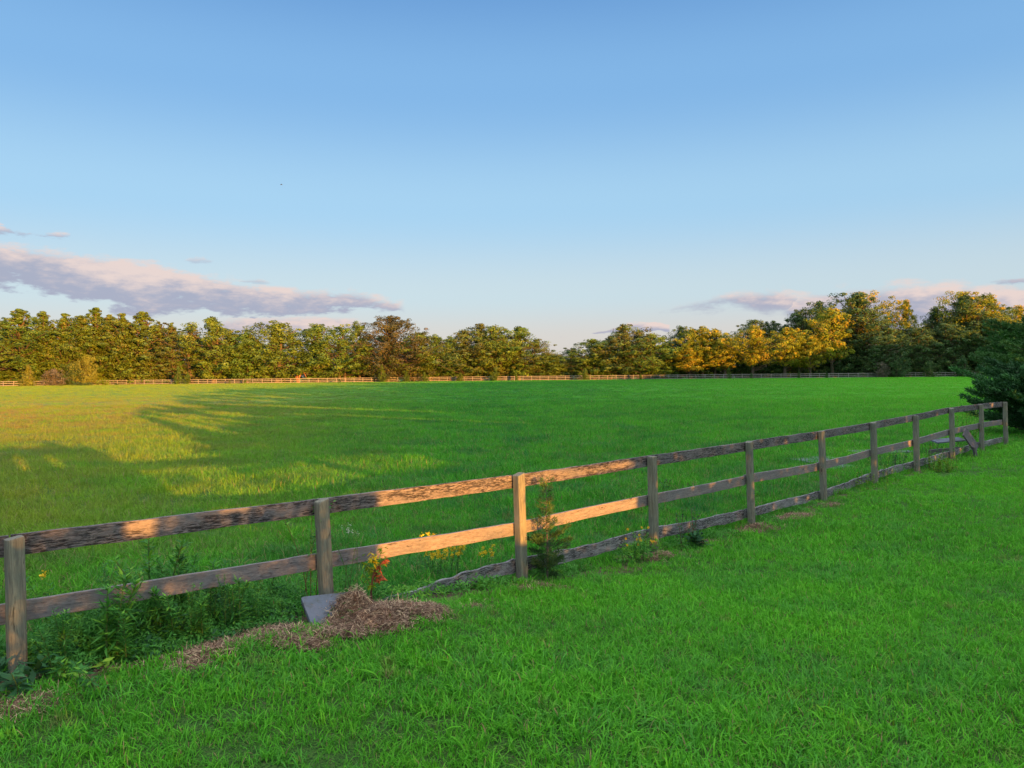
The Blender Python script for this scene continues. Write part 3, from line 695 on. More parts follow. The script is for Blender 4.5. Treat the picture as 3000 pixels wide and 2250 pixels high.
# big round leaf weed near it
# autumn sapling
def sapling(loc):
    e = empty('sumac_sapling', loc, 0, 'little sapling with red and yellow leaves beside the straw pile', 'sapling'); rs_ = np.random.RandomState(51)
    st = MB(); g_ = MB(); rd = MB(); yl = MB(); tips = []
    tube(st, [(0, 0, -.03), (-.01, 0, .12), (.005, 0, .25), (.05, .0, .42)], [.012, .010, .008, .004], 6)
    for k in range(15):
        t = rs_.uniform(.35, 1); b = np.array([.05 * t * t, 0, .42 * t]); a = rs_.uniform(0, 6.283); L = rs_.uniform(.07, .17)
        tip = b + np.array([math.cos(a) * L, math.sin(a) * L, rs_.uniform(.02, .14)]); tube(st, [b, (b + tip) / 2 + [0, 0, .01], tip], [.003, .0025, .0015], 4); tips.append((b, tip))
    for k, (b, tip) in enumerate(tips):
        red = tip[0] > .05 and tip[2] < .44 and rs_.random_sample() < .85; ye = (not red) and rs_.random_sample() < .3
        dst = rd if red else yl if ye else g_
        n_ = 16; t = rs_.uniform(.2, 1.1, n_)[:, None]; d = nrm(np.stack([rs_.normal(0, 1, n_), rs_.normal(0, 1, n_), rs_.normal(-.6, .5, n_)], 1))
        C = b + (tip - b) * t + d * .025; leaves(dst, C, np.cross(d, rs_.normal(0, 1, (n_, 3))), .065, .016, rs_, rs_.uniform(0, 1, n_), along=d)
    for k in range(36):
        t = rs_.uniform(.75, 1.3); C = np.array([[.06 * t + rs_.normal(0, .04), rs_.normal(0, .04), .42 * t]]); d = nrm(np.array([[rs_.normal(0, 1), rs_.normal(0, 1), .8]])); leaves(g_, C, np.cross(d, rs_.normal(0, 1, (1, 3))), .06, .014, rs_, .6, along=d)
    link('stem', st.build('stem', M['stemred']), e); link('green_leaves', g_.build('green_leaves', M['yellow_green']), e)
    link('red_leaves', rd.build('red_leaves', M['redleaf']), e); link('yellow_leaves', yl.build('yellow_leaves', M['yellowpetal']), e)
sapling(on_line(1083, .02))
# dark dead-stemmed weed at the second post
e = plant('weed', on_line(885, -.12), .95, 30, 61, 'dark thin-stemmed weed leaning on the second post', 'weed', smat='stemred', stems=4, r=.05, leafL=.09, leafW=.02, curve_=.15)
e = plant('weed', on_line(1015, -.05), .72, 26, 62, 'grey-green flowering weed crossing the middle rail right of the second post', 'weed', stems=4, r=.04, leafL=.05, leafW=.010)
flower_heads(e, [(rf.normal(0, .05), rf.normal(0, .05), rf.uniform(.62, .76)) for _ in range(9)], .009, 'whiteflower', 110, rf, .009)
# broad leaved clump between fourth and fifth posts
e = plant('broadleaf_weed', on_line(2040, .22), .22, 26, 63, 'dark broad-leaved clump on the grass in front of the bottom rail', 'weed', mat='weed_dark', stems=7, r=.09, leafL=.15, leafW=.045, droop=.35)
e = plant('broadleaf_weed', on_line(0, .36), .22, 30, 64, 'dark broad-leaved weed at the foot of the leftmost post', 'weed', mat='weed_dark', stems=5, r=.10, leafL=.17, leafW=.045, droop=.4)
e = plant('weed', on_line(215, .62), .22, 30, 65, 'small bright green weed sprouting from the dry strip below the left bay', 'weed', stems=4, r=.10, leafL=.10, leafW=.025)
e = plant('weed', on_line(300, .46), .20, 12, 66, 'pale yellow-green seedling on the dry strip below the left bay', 'weed', mat='yellow_green', leafL=.12, leafW=.035)
e = plant('weed', on_line(985, .52), .14, 14, 67, 'green tuft sprouting at the foot of the straw pile', 'weed', stems=5, r=.06, leafL=.12, leafW=.018)
# bushy weeds behind the rails
for k, (px, py, h, w_, lab, mt) in enumerate([(2010, 1600, .50, .20, 'dark bushy weed seen through the rails right of the flowers', 'weed_dark'), (1945, 1440, .30, .10, 'small dark weed showing above the middle rail', 'weed_dark'),
        (1880, 1500, .35, .10, 'pale weed left of the fourth post, behind the rails', 'yellow_green'), (2620, 1378, .45, .35, 'dark green bramble behind the rails, left of the broken boards', 'weed_dark'),
        (2730, 1375, .50, .25, 'dark bramble spilling around the post by the broken boards', 'weed'), (2715, 1330, .40, .3, 'bramble patch just behind the broken boards', 'weed_dark')]):
    p = field_at(px, py); plant('bramble' if 'bramble' in lab else 'weed', p, h, 34, 70 + k, lab, 'weed', mat=mt, smat='stemred', stems=10 if w_ > .15 else 4, r=w_ * .6, leafL=.06, leafW=.022)
p = on_line(2530, .15); plant('vine', p, .38, 30, 81, 'yellowing vine climbing the post before the broken boards', 'vine', mat='yellow_green', stems=8, r=.20, leafL=.06, leafW=.026)
p = on_line(2570, .0); plant('vine', p, .62, 30, 82, 'yellow-green vine climbing behind the eighth post', 'vine', mat='yellow_green', stems=4, r=.06, leafL=.06, leafW=.024)
p = on_line(2762, .45); plant('bush', p, .36, 36, 83, 'bright yellow-green little bush on the lawn side of the fence', 'bush', mat='yellow_green', stems=12, r=.13, leafL=.08, leafW=.026)
p = on_line(2840, -.35); plant('bush', p, 1.15, 46, 84, 'fresh green shrub pushing up between the last fence posts', 'bush', stems=9, r=.20, leafL=.09, leafW=.035, mat='yellow_green')
p = on_line(2800, .1); plant('bush', p, .40, 40, 85, 'low leafy shrub between the posts in front of the broken boards', 'bush', stems=9, r=.22, leafL=.06, leafW=.024)
# stalks standing out of the lawn
for k, (px, py, h, lab) in enumerate([(2277, 1790, .13, 'lone yellow seed stalk standing out of the lawn'), (2660, 1960, .12, 'yellow grass stalk low on the right side of the lawn'), (2737, 2000, .10, 'short yellow grass stalk at the lower right of the lawn')]):
    e = empty('grass_stalk', field_at(px, py), 0, lab, 'grass stalk', 'yellow stalks in the lawn'); st = MB(); tube(st, [(0, 0, 0), (.003, 0, h * .6), (.0, .002, h)], [.002, .0018, .0012], 4); link('stem', st.build('stem', M['yellow_green']), e)
    lf = MB(); leaves(lf, np.array([(0.004, 0, h * .98), (-.006, 0, h * .9), (.012, 0, h * .99)]), rf.normal(0, 1, (3, 3)) * [.3, 1, .3], .03, .005, rf, .9, along=np.array([[.3, 0, 1.], [-.2, 0, 1], [1, 0, .3]])); link('seed_head', lf.build('seed_head', M['yellow_green']), e)

ry = np.random.RandomState(19); mbk = MB()
for _ in range(150):
    px_, py_ = ry.uniform(2050, 3000), ry.uniform(1800, 2240); p = gp(px_, py_)
    blade(mbk, np.array([p.x, p.y, p.z]), ry.uniform(0, 6.28), ry.uniform(.06, .10), .008, ry.uniform(.1, .9), ry.random_sample())
tag(link('yellowed_grass', mbk.build('yellowed_grass', M['yellow_green'])), 'scattered yellowed blades low on the right side of the lawn', 'grass', kind='stuff')
# young cedar at the sunlit post
def cedar(name, loc, H, W, n, seed, label, mat='cedar', spray=.06, sw=.010, lo=.12, trunk=.02, openness=.0, cat='cedar', shape='cone', nb=46, rz=0):
    rs_ = np.random.RandomState(seed); e = empty(name, loc, rz, label, cat); st = MB(); lf = MB()
    tube(st, [(0, 0, -.1), (.01 * H, 0, H * .3), (0, .01 * H, H * .65), (0, 0, H * .97)], [trunk, trunk * .8, trunk * .5, trunk * .1], 6)
    for k in range(nb):
        t = lo + (1 - lo) * (k + rs_.uniform(0, 1)) / nb; a = k * 2.4 + rs_.normal(0, .4)
        if shape == 'cone': env = (1 - t) ** .8
        elif shape == 'round': env = math.sqrt(max(0.03, 1 - (2 * t - .85) ** 2 * .85))
        else: env = min(1, .35 + 2.4 * t) if t < .42 else .62 * (1.25 - t)
        Lb = W / 2 * env * rs_.uniform(.55, 1.15); b = np.array([0, 0, H * t]); rise = rs_.uniform(.05, .38 if shape == 'round' else .7) * Lb
        tip = b + np.array([math.cos(a) * Lb, math.sin(a) * Lb, rise]); mid = (b + tip) / 2 + [0, 0, -.08 * Lb]
        tube(st, [b, mid, tip], [trunk * .28, trunk * .18, trunk * .05], 4)
        m_ = int(n / nb * (.3 + 1.1 * env) * (.35 if shape == 'steps' and t > .45 else 1)); q = rs_.uniform(.15, 1.05, m_)[:, None]; path = (1 - q) ** 2 * b + 2 * q * (1 - q) * mid + q * q * tip
        d = nrm((tip - b)[None] * .8 + np.array([0, 0, .35 * Lb]) + rs_.normal(0, .55 * Lb, (m_, 3)))
        C = path + d * spray * .5 + rs_.normal(0, spray * (.5 - openness * .3), (m_, 3)) * (1.15 - q * .6)
        leaves(lf, C, np.cross(d, rs_.normal(0, 1, (m_, 3))), spray * rs_.uniform(.6, 1.4, m_), sw, rs_, np.clip(rs_.uniform(0, .6) + rs_.uniform(0, .4, m_), 0, 1), along=d)
    link('trunk', st.build('trunk', M['bark']), e); link('foliage', lf.build('foliage', M[mat]), e); return e
c1 = cedar('cedar_sapling', on_line(1597, .12), 1.14, .66, 8000, 91, 'young cedar growing through the rails beside the sunlit post', mat='cedar_young', spray=.055, sw=.007, lo=.06, trunk=.013, cat='cedar', nb=44, shape='steps', openness=.5)
# cedars at the right edge
cedar('cedar', (17.5, 25.0, float(gz(17.5, 25.0))), 2.15, 5.2, 110000, 92, 'dark spreading cedar at the right edge where the old fence ends', 'cedar_dark', .13, .034, .02, .09, shape='round', nb=170)
cedar('cedar', (25.2, 37.0, float(gz(25.2, 37.0))), 3.6, 5.0, 50000, 94, 'mid-green cedar rising just above the dark spreading one', 'cedar', .15, .036, .03, .09, shape='round', nb=110)
cedar('cedar', (45.5, 66.0, float(gz(45.5, 66.0))), 6.6, 9.5, 90000, 93, 'tall feathery green cedar at the right edge standing between field and wood', 'cedar', .30, .075, .04, .14, shape='round', nb=170)

# ------------------------------------------------------------------ straw, slab, boards, paving
rsx = np.random.RandomState(9)
def straw(name, spots, n, label, seed, lift=.06, quad=None):
    rs_ = np.random.RandomState(seed); mb = MB(); wts = np.array([s[2] * s[3] for s in spots]); wts = wts / wts.sum(); ids = rs_.choice(len(spots), n, p=wts); S_ = np.array(spots, float)[ids]
    x = S_[:, 0] + rs_.normal(0, 1, n) * S_[:, 2] * .5; y = S_[:, 1] + rs_.normal(0, 1, n) * S_[:, 3] * .5
    z0 = gz(x, y)
    if quad:
        A, B, D = quad; e1 = B - A; e2 = D - A; det = e1.x * e2.y - e1.y * e2.x
        s1 = ((x - A.x) * e2.y - (y - A.y) * e2.x) / det; s2 = (e1.x * (y - A.y) - e1.y * (x - A.x)) / det
        on = (s1 > 0) & (s1 < 1) & (s2 > 0) & (s2 < 1); z0 = np.where(on, np.maximum(z0, A.z + s1 * e1.z + s2 * e2.z), z0)
    z = z0 + rs_.uniform(0, 1, n) ** 1.5 * lift * (.4 + S_[:, 4])
    a = rs_.uniform(0, 6.283, n); L = rs_.uniform(.03, .09, n) * (1 + 1.2 * (rs_.random_sample(n) < .06)); up = rs_.normal(.1, .35, n); bend = rs_.normal(0, .3, n); w_ = rs_.uniform(.0009, .0021, n)
    d = np.stack([np.cos(a), np.sin(a), up], 1); s_ = np.stack([-np.sin(a), np.cos(a), rs_.normal(0, .3, n)], 1); C = np.stack([x, y, z], 1)
    V = []
    for t in (-.5, 0, .5):
        c = C + d * (t * L)[:, None] + s_ * (bend * L * (t * t))[:, None] - np.array([0, 0, 1.]) * (abs(t) * L * .15)[:, None]
        V += [c - s_ * w_[:, None], c + s_ * w_[:, None]]
    V = np.stack(V, 1).reshape(-1, 3); i = np.arange(n) * 6
    Q = np.concatenate([np.stack([i, i + 1, i + 3, i + 2], 1), np.stack([i + 2, i + 3, i + 5, i + 4], 1)]); mb.add(V, Q=Q, v=np.concatenate([v_ := rs_.uniform(0, 1, n), v_]))
    o = link(name, mb.build(name, M['straw'])); tag(o, label, 'straw', kind='stuff'); return o
straw('straw_pile', pile, 40000, 'heap of dry brown straw over the tilted grey slab', 24, .055, (a_, b_, d_))
straw('dry_grass', strip, 38000, 'dry brown grass clippings strewn along the foot of the old fence', 25, .05)
# grass blades growing out of the straw are part of the lawn; slab
def box_mat(name, A, B, sc=8, rough=.85, bump=.4):
    m, n = material(name); k = n.noise(obj(n), sc, 6, .65); k2 = n.noise(obj(n), sc * 9, 3)
    c_ = n.mix(n.rng(n.noise(obj(n), sc * .5, 6, .7), .48, .62, 0, .8), n.mix(n.m('ADD', n.m('MULTIPLY', k, .8), n.m('MULTIPLY', k2, .2)), A, B), (0.07, 0.075, 0.05))
    return finish(m, n, c_, rough, n.m('ADD', k, n.m('MULTIPLY', k2, .3)), bump, .01)
M['slab'] = box_mat('slab_concrete', (0.09, 0.105, 0.125), (0.17, 0.19, 0.22))
M['paving'] = box_mat('paving_concrete', (0.12, 0.135, 0.15), (0.22, 0.24, 0.27), 3)
M['plank'] = wood('old_plank', 0, (0.11, 0.10, 0.10), (0.19, 0.17, 0.165), (0.16, 0.14, 0.14), .2, .5)
def slab(name, corners, thick, mat, bev=.01, jag=0.0, seed=1):
    """corners: top face, in order; rounded a little at each corner"""
    rs_ = np.random.RandomState(seed); c = [Vector(q) for q in corners]; top = []
    for i in range(4):
        a, b, d = c[i - 1], c[i], c[(i + 1) % 4]
        for s_ in (0, .5, 1):
            u = (a - b).normalized() * bev; w_ = (d - b).normalized() * bev; top.append(b + u * (1 - s_) ** 2 + w_ * s_ ** 2)
    nn = (c[1] - c[0]).cross(c[3] - c[0]).normalized(); nn = nn if nn.z > 0 else -nn; cen = sum(c, Vector()) / 4
    n_ = len(top); V = []
    for lvl, ins in ((0, .006), (-.006, 0), (-thick, 0)):
        for t in top: V.append(t + nn * lvl + (cen - t).normalized() * ins)
    org = cen.copy(); V = [tuple(v_ - org) for v_ in V]
    Q = [[l * n_ + j, l * n_ + (j + 1) % n_, (l + 1) * n_ + (j + 1) % n_, (l + 1) * n_ + j] for l in range(2) for j in range(n_)]
    me = mesh(name, V, [np.array(Q), np.array([[j for j in range(n_)], [2 * n_ + j for j in range(n_)][::-1]])], mat)
    o = link(name, me); o.location = org; return o
tag(slab('concrete_slab', [a_, b_, c_, d_], .045, M['slab'], .03), 'tilted blue-grey slab half buried in straw at the second post', 'slab')
def flat(px, py, w_, l_, ang, lab, z=.02, seed=1):
    p = gp(px, py); u = Vector((math.cos(ang), math.sin(ang), 0)) * w_ / 2; v_ = Vector((-math.sin(ang), math.cos(ang), 0)) * l_ / 2; p.z += z
    o = slab('paving_slab', [p - u - v_, p + u - v_ * .9, p + u * .9 + v_, p - u + v_], .08, M['paving'], .05); tag(o, lab, 'slab', 'flat concrete slabs lying in the paddock')
flat(2400, 1348, 1.3, 1.0, .3, 'flat grey concrete slab in the grass behind the sixth post', .03)
flat(2585, 1324, 1.6, .9, .2, 'flat grey concrete slab seen between the middle and lower rails left of the vine', .03)
flat(2455, 1368, 1.3, .5, .5, 'narrow half-grown-over concrete slab nearest the old fence', .02)
# broken boards by the ninth and tenth posts
def bx(name, c, size, rot, mat, lab, cat):
    me = board(size[0], size[2], size[1], rsx, .002, .002); me.materials.append(mat); o = link(name, me, None, c, rot); tag(o, lab, cat, 'broken boards by the last fence posts'); return o
P9 = Vector((*POSTS[9], 0)); P10 = Vector((*POSTS[10], 0))
q = at_depth(2766, 1325, 19.6); bx('board', q, (.9, .04, .2), (R(4), R(-3), R(12)), M['plank'], 'grey board edge-on behind the ninth post', 'board')
q = at_depth(2778, 1290, 19.9); bx('board', q, (.85, .30, .03), (R(10), R(-3), R(10)), M['slab'], 'blue-grey flat board lying on top of the broken boards', 'board')
q = at_depth(2843, 1290, 19.4); bx('board', q, (.62, .04, .30), (R(-20), R(48), R(20)), M['plank'], 'loose grey board leaning on its corner left of the tenth post', 'board')
q = at_depth(2858, 1338, 19.3); bx('board', q, (.50, .06, .07), (0, R(80), R(20)), M['plank'], 'short broken stake beside the tenth post', 'stake')

# ------------------------------------------------------------------ far fence
M['farwood'] = wood('pale_fence_wood', 0, (0.30, 0.275, 0.24), (0.40, 0.365, 0.32), (0.27, 0.25, 0.22), 0, .1)
M['farpost'] = wood('pale_fence_post', 2, (0.30, 0.275, 0.24), (0.40, 0.365, 0.32), (0.27, 0.25, 0.22), 0, .1)
FARP = [(-160, 184), (0, 188), (287, 207), (742, 206), (1000, 214), (1300, 224), (1650, 222), (2000, 212), (2300, 203), (2900, 198), (3200, 196)]
def far_at(px):
    Y = float(np.interp(px, [p[0] for p in FARP], [p[1] for p in FARP])); return Vector(((px - 1500) / F * Y, Y, 0))
def far_fence(x0, x1, label, per=2, gaps=()):
    pts = [far_at(x) for x in np.linspace(x0, x1, 400)]; S_ = [0]
    for a, b in zip(pts, pts[1:]): S_.append(S_[-1] + (b - a).length)
    nb = max(1, round(S_[-1] / 2.44)); tt = np.linspace(0, S_[-1], nb + 1); X_ = np.interp(tt, S_, [p.x for p in pts]); Y_ = np.interp(tt, S_, [p.y for p in pts])
    nodes = [Vector((x, y, float(gz(x, y)))) for x, y in zip(X_, Y_)]
    e = empty('paddock_fence', nodes[0], 0, label, 'fence', 'runs of the pale fence round the far side of the paddock'); rs_ = np.random.RandomState(int(abs(x0)) + 3)
    pm = [post_mesh(1.55, .13, rs_, .1) for _ in range(3)]
    for m_ in pm: m_.materials.append(M['farpost'])
    for i, p in enumerate(nodes):
        o = link('post', pm[i % 3], e, p - nodes[0] + Vector((0, 0, -.28)), (0, 0, rs_.normal(0, .1)))
    for i in range(0, nb, per):
        j = min(nb, i + per); a, b = nodes[i], nodes[j]; d = b - a; L = d.length - .01
        for hz in (1.15, .68, .22):
            if rs_.random_sample() < .02: continue
            me = board(L, .14, .04, rs_, .004, .008, seg=6); me.materials.append(M['farwood'])
            X = d.normalized(); Yv = Vector((0, 0, 1)).cross(X).normalized(); Z = X.cross(Yv); Mx = Matrix((X, Yv, Z)).transposed().to_4x4(); Mx.translation = (a + b) / 2 - nodes[0] + Vector((0, 0, hz)) + Vector((0, -.095, 0))
            o = link('rail', me, e); o.matrix_local = Mx
    return e
far_fence(-160, 187, 'pale three-rail fence at the far left edge, left of the dark bushes')
far_fence(205, 2600, 'long pale three-rail fence running in front of the whole far tree line', 3)
far_fence(2625, 3150, 'pale fence run at the far right, half hidden by bushes', 2)
# ------------------------------------------------------------------ trees
LM = {
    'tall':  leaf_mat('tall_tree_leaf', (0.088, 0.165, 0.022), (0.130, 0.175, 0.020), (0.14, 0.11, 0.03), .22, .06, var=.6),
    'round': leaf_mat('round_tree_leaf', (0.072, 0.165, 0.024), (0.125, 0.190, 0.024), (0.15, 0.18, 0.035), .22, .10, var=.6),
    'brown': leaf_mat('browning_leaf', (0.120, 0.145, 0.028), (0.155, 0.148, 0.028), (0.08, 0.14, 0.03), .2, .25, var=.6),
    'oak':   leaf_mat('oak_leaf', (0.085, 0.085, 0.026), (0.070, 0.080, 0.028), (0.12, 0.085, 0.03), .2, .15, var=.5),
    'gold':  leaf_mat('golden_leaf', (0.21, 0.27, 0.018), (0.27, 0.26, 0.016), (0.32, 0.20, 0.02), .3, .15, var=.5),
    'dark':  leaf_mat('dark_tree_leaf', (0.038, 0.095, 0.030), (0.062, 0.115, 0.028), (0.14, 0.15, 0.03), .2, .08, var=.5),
    'shrub': leaf_mat('shrub_leaf', (0.060, 0.120, 0.022), (0.11, 0.165, 0.022), None, .2, .1, var=.35),
}
M['bark_far'] = bark_mat('brown_bark', (0.07, 0.055, 0.045), (0.15, 0.11, 0.08), 1.5)
M['bark_red'] = bark_mat('red_bark', (0.40, 0.16, 0.08), (0.52, 0.24, 0.12), 1.5)
def tree_mesh(kind, seed, nc=90, per=95, leaf=.42, lo=.16, shape='round', flat_=.65, H=15.0, W=8.0, clump=.12, multi=1):
    """unit tree: H tall, W wide; returns trunk mesh, crown mesh"""
    rs_ = np.random.RandomState(seed); st = MB(); lf = MB(); cl = []
    lobes = [(rs_.uniform(0, 6.283), rs_.uniform(.75, 1.2), rs_.uniform(.1, .9)) for _ in range(5)]
    for k in range(nc):
        t = lo + (1 - lo) * ((k + rs_.uniform(0, 1)) / nc); u = (t - lo) / (1 - lo); a = rs_.uniform(0, 6.283)
        if shape == 'round': env = math.sqrt(max(.02, 1 - (2 * u - .95) ** 2 * .93))
        elif shape == 'tall': env = min(1, .85 + .3 * u) * (1 - max(0, (u - .42) / .58) ** 1.6 * .93)
        elif shape == 'oak': env = math.sqrt(max(.02, 1 - max(0, (u - .35) / .65) ** 2 * .97)) * (.8 + .2 * min(1, u * 4))
        elif shape == 'cone': env = max(.04, (1 - u) ** .75) * (.75 + .25 * min(1, u * 5))
        else: env = math.sqrt(max(.02, 1 - (2 * u - 1) ** 2))
        lob = 1 + .48 * sum(math.cos(a - la) * math.cos((u - lz) * 4) * lw for la, lw, lz in lobes) / 2
        q = rs_.uniform(.35, 1.0) ** .6 if k % 4 else rs_.uniform(0, .4)
        r_ = W / 2 * env * lob * q; rc = W * clump * rs_.uniform(.6, 1.6) * (.38 + .62 * env if shape == 'tall' else .55 + .45 * env)
        r_ = max(0, r_ - rc * .35)
        if k % 9 == 0: r_ = W / 2 * env * lob * rs_.uniform(1.0, 1.18); rc *= .55
        cl.append((np.array([r_ * math.cos(a), r_ * math.sin(a), H * min(1.0, t * rs_.uniform(.93, 1.04)) - rc * .3]), rc))
    for c, rc in cl:
        m_ = int(per * rs_.uniform(.7, 1.3)); d = nrm(rs_.normal(0, 1, (m_, 3)) + [0, 0, .25]); rr = rc * rs_.uniform(.55, 1.08, m_) ** .8
        C = c + d * rr[:, None] * [1, 1, flat_]; out = nrm(c * [1, 1, 0] + 1e-3) * .5
        Nn = d * 1.0 + out + rs_.normal(0, .45, (m_, 3))
        base_v = rs_.uniform(.15, .85); leaves(lf, C, Nn, leaf * rs_.uniform(.6, 1.35, m_), leaf * .62, rs_, np.clip(base_v + rs_.normal(0, .13, m_), 0, 1))
    for s_ in range(multi):
        o = np.array([rs_.normal(0, .35) * (multi > 1), rs_.normal(0, .35) * (multi > 1), 0]); ln = rs_.normal(0, .25, 2)
        tr = H * .018 / (multi ** .5)
        path = [o + [0, 0, -.4], o + [ln[0] * .3, ln[1] * .3, H * .15], o + [ln[0], ln[1], H * .4], o + [ln[0] * 1.5, ln[1], H * .7], o + [ln[0], ln[1] * 1.5, H * .9]]
        tube(st, path, [tr * 1.25, tr, tr * .75, tr * .4, tr * .12], 7)
    pick = rs_.permutation(len(cl))[:max(16, nc // 3)]
    for i in pick:
        c, rc = cl[i]; h0 = max(H * .12, c[2] - .35 * np.hypot(c[0], c[1]) - H * .08); b = np.array([0, 0, min(h0, H * .75)])
        tube(st, [b, b * .4 + c * .6 - [0, 0, rc * .6], c], [H * .0065, H * .0045, H * .0015], 4)
    return st.build('trunk', M['bark_far']), lf.build('crown', LM[kind])
SPEC = {   # crown material, outline, size
    'tall':  dict(mat='tall', shape='tall', lo=.02, nc=340, per=50, leaf=.27, flat_=.95, clump=.08, H=17, W=8),
    'tallb': dict(mat='brown', shape='tall', lo=.05, nc=190, per=44, leaf=.27, flat_=.7, clump=.08, H=17, W=7.5),
    'round': dict(mat='round', shape='round', lo=.08, nc=210, per=62, leaf=.30, flat_=.85, clump=.09, H=15, W=9),
    'loose': dict(mat='round', shape='round', lo=.15, nc=120, per=58, leaf=.30, flat_=.85, clump=.09, H=15, W=8.5, multi=2),
    'brown': dict(mat='brown', shape='round', lo=.08, nc=200, per=58, leaf=.29, flat_=.85, clump=.088, H=15, W=9.5),
    'oak':   dict(mat='oak', shape='oak', lo=.03, nc=420, per=60, leaf=.27, flat_=.9, clump=.07, H=17, W=13),
    'gold':  dict(mat='gold', shape='round', lo=.30, nc=150, per=62, leaf=.30, flat_=.8, clump=.095, H=13, W=8),
    'dark':  dict(mat='dark', shape='oak', lo=.03, nc=330, per=58, leaf=.33, flat_=.85, clump=.08, H=20, W=13),
    'golddark': dict(mat='gold', shape='round', lo=.25, nc=260, per=60, leaf=.33, flat_=.8, clump=.08, H=20, W=12),
    'bush':  dict(mat='round', shape='ball', lo=.0, nc=90, per=55, leaf=.27, flat_=.9, clump=.13, H=5, W=6.5),
    'darkbush': dict(mat='dark', shape='ball', lo=.0, nc=90, per=55, leaf=.27, flat_=.9, clump=.13, H=5, W=6.5),
    'shrub': dict(mat='shrub', shape='cone', lo=.0, nc=110, per=45, leaf=.13, flat_=1.1, clump=.11, H=3.2, W=2.4),
    'ball':  dict(mat='shrub', shape='ball', lo=.0, nc=110, per=50, leaf=.15, flat_=.9, clump=.11, H=3.5, W=4.5),
}
NVAR = {'tall': 4, 'round': 4, 'loose': 3, 'brown': 2, 'dark': 3, 'bush': 3, 'darkbush': 3, 'gold': 3, 'shrub': 2}
LIB = {}
def proto(kind, i):
    i = i % NVAR.get(kind, 1)
    if (kind, i) not in LIB:
        s_ = SPEC[kind]; LIB[kind, i] = tree_mesh(s_['mat'], 500 + 31 * i + sum(map(ord, kind)), s_['nc'], s_['per'], s_['leaf'], s_['lo'], s_['shape'], s_['flat_'], s_['H'], s_['W'], s_['clump'], s_.get('multi', 1))
    return LIB[kind, i], SPEC[kind]
cnt = [0]
def tree(kind, px, ytop, wpx, depth, name, label, cat, group=None, crown_mat=None, ybase=None):
    cnt[0] += 1; (tm, cm), s_ = proto(kind, cnt[0])
    Yf = far_at(px).y + depth; x = (px - 1500) / F * Yf; z = float(gz(x, Yf)); d = ray(px, ytop); top = CAMZ + d.z * Yf / d.y; h = top - z
    W = wpx * Yf / F
    e = empty(name, (x, Yf, z), (cnt[0] * 2.399) % 6.283, label, cat, group)
    e.scale = (W / s_['W'], W / s_['W'], h / s_['H'])
    t = link('trunk', tm, e); c = link('crown', cm, e)
    if crown_mat: c.data = cm.copy(); c.data.materials[0] = LM[crown_mat]
    return e
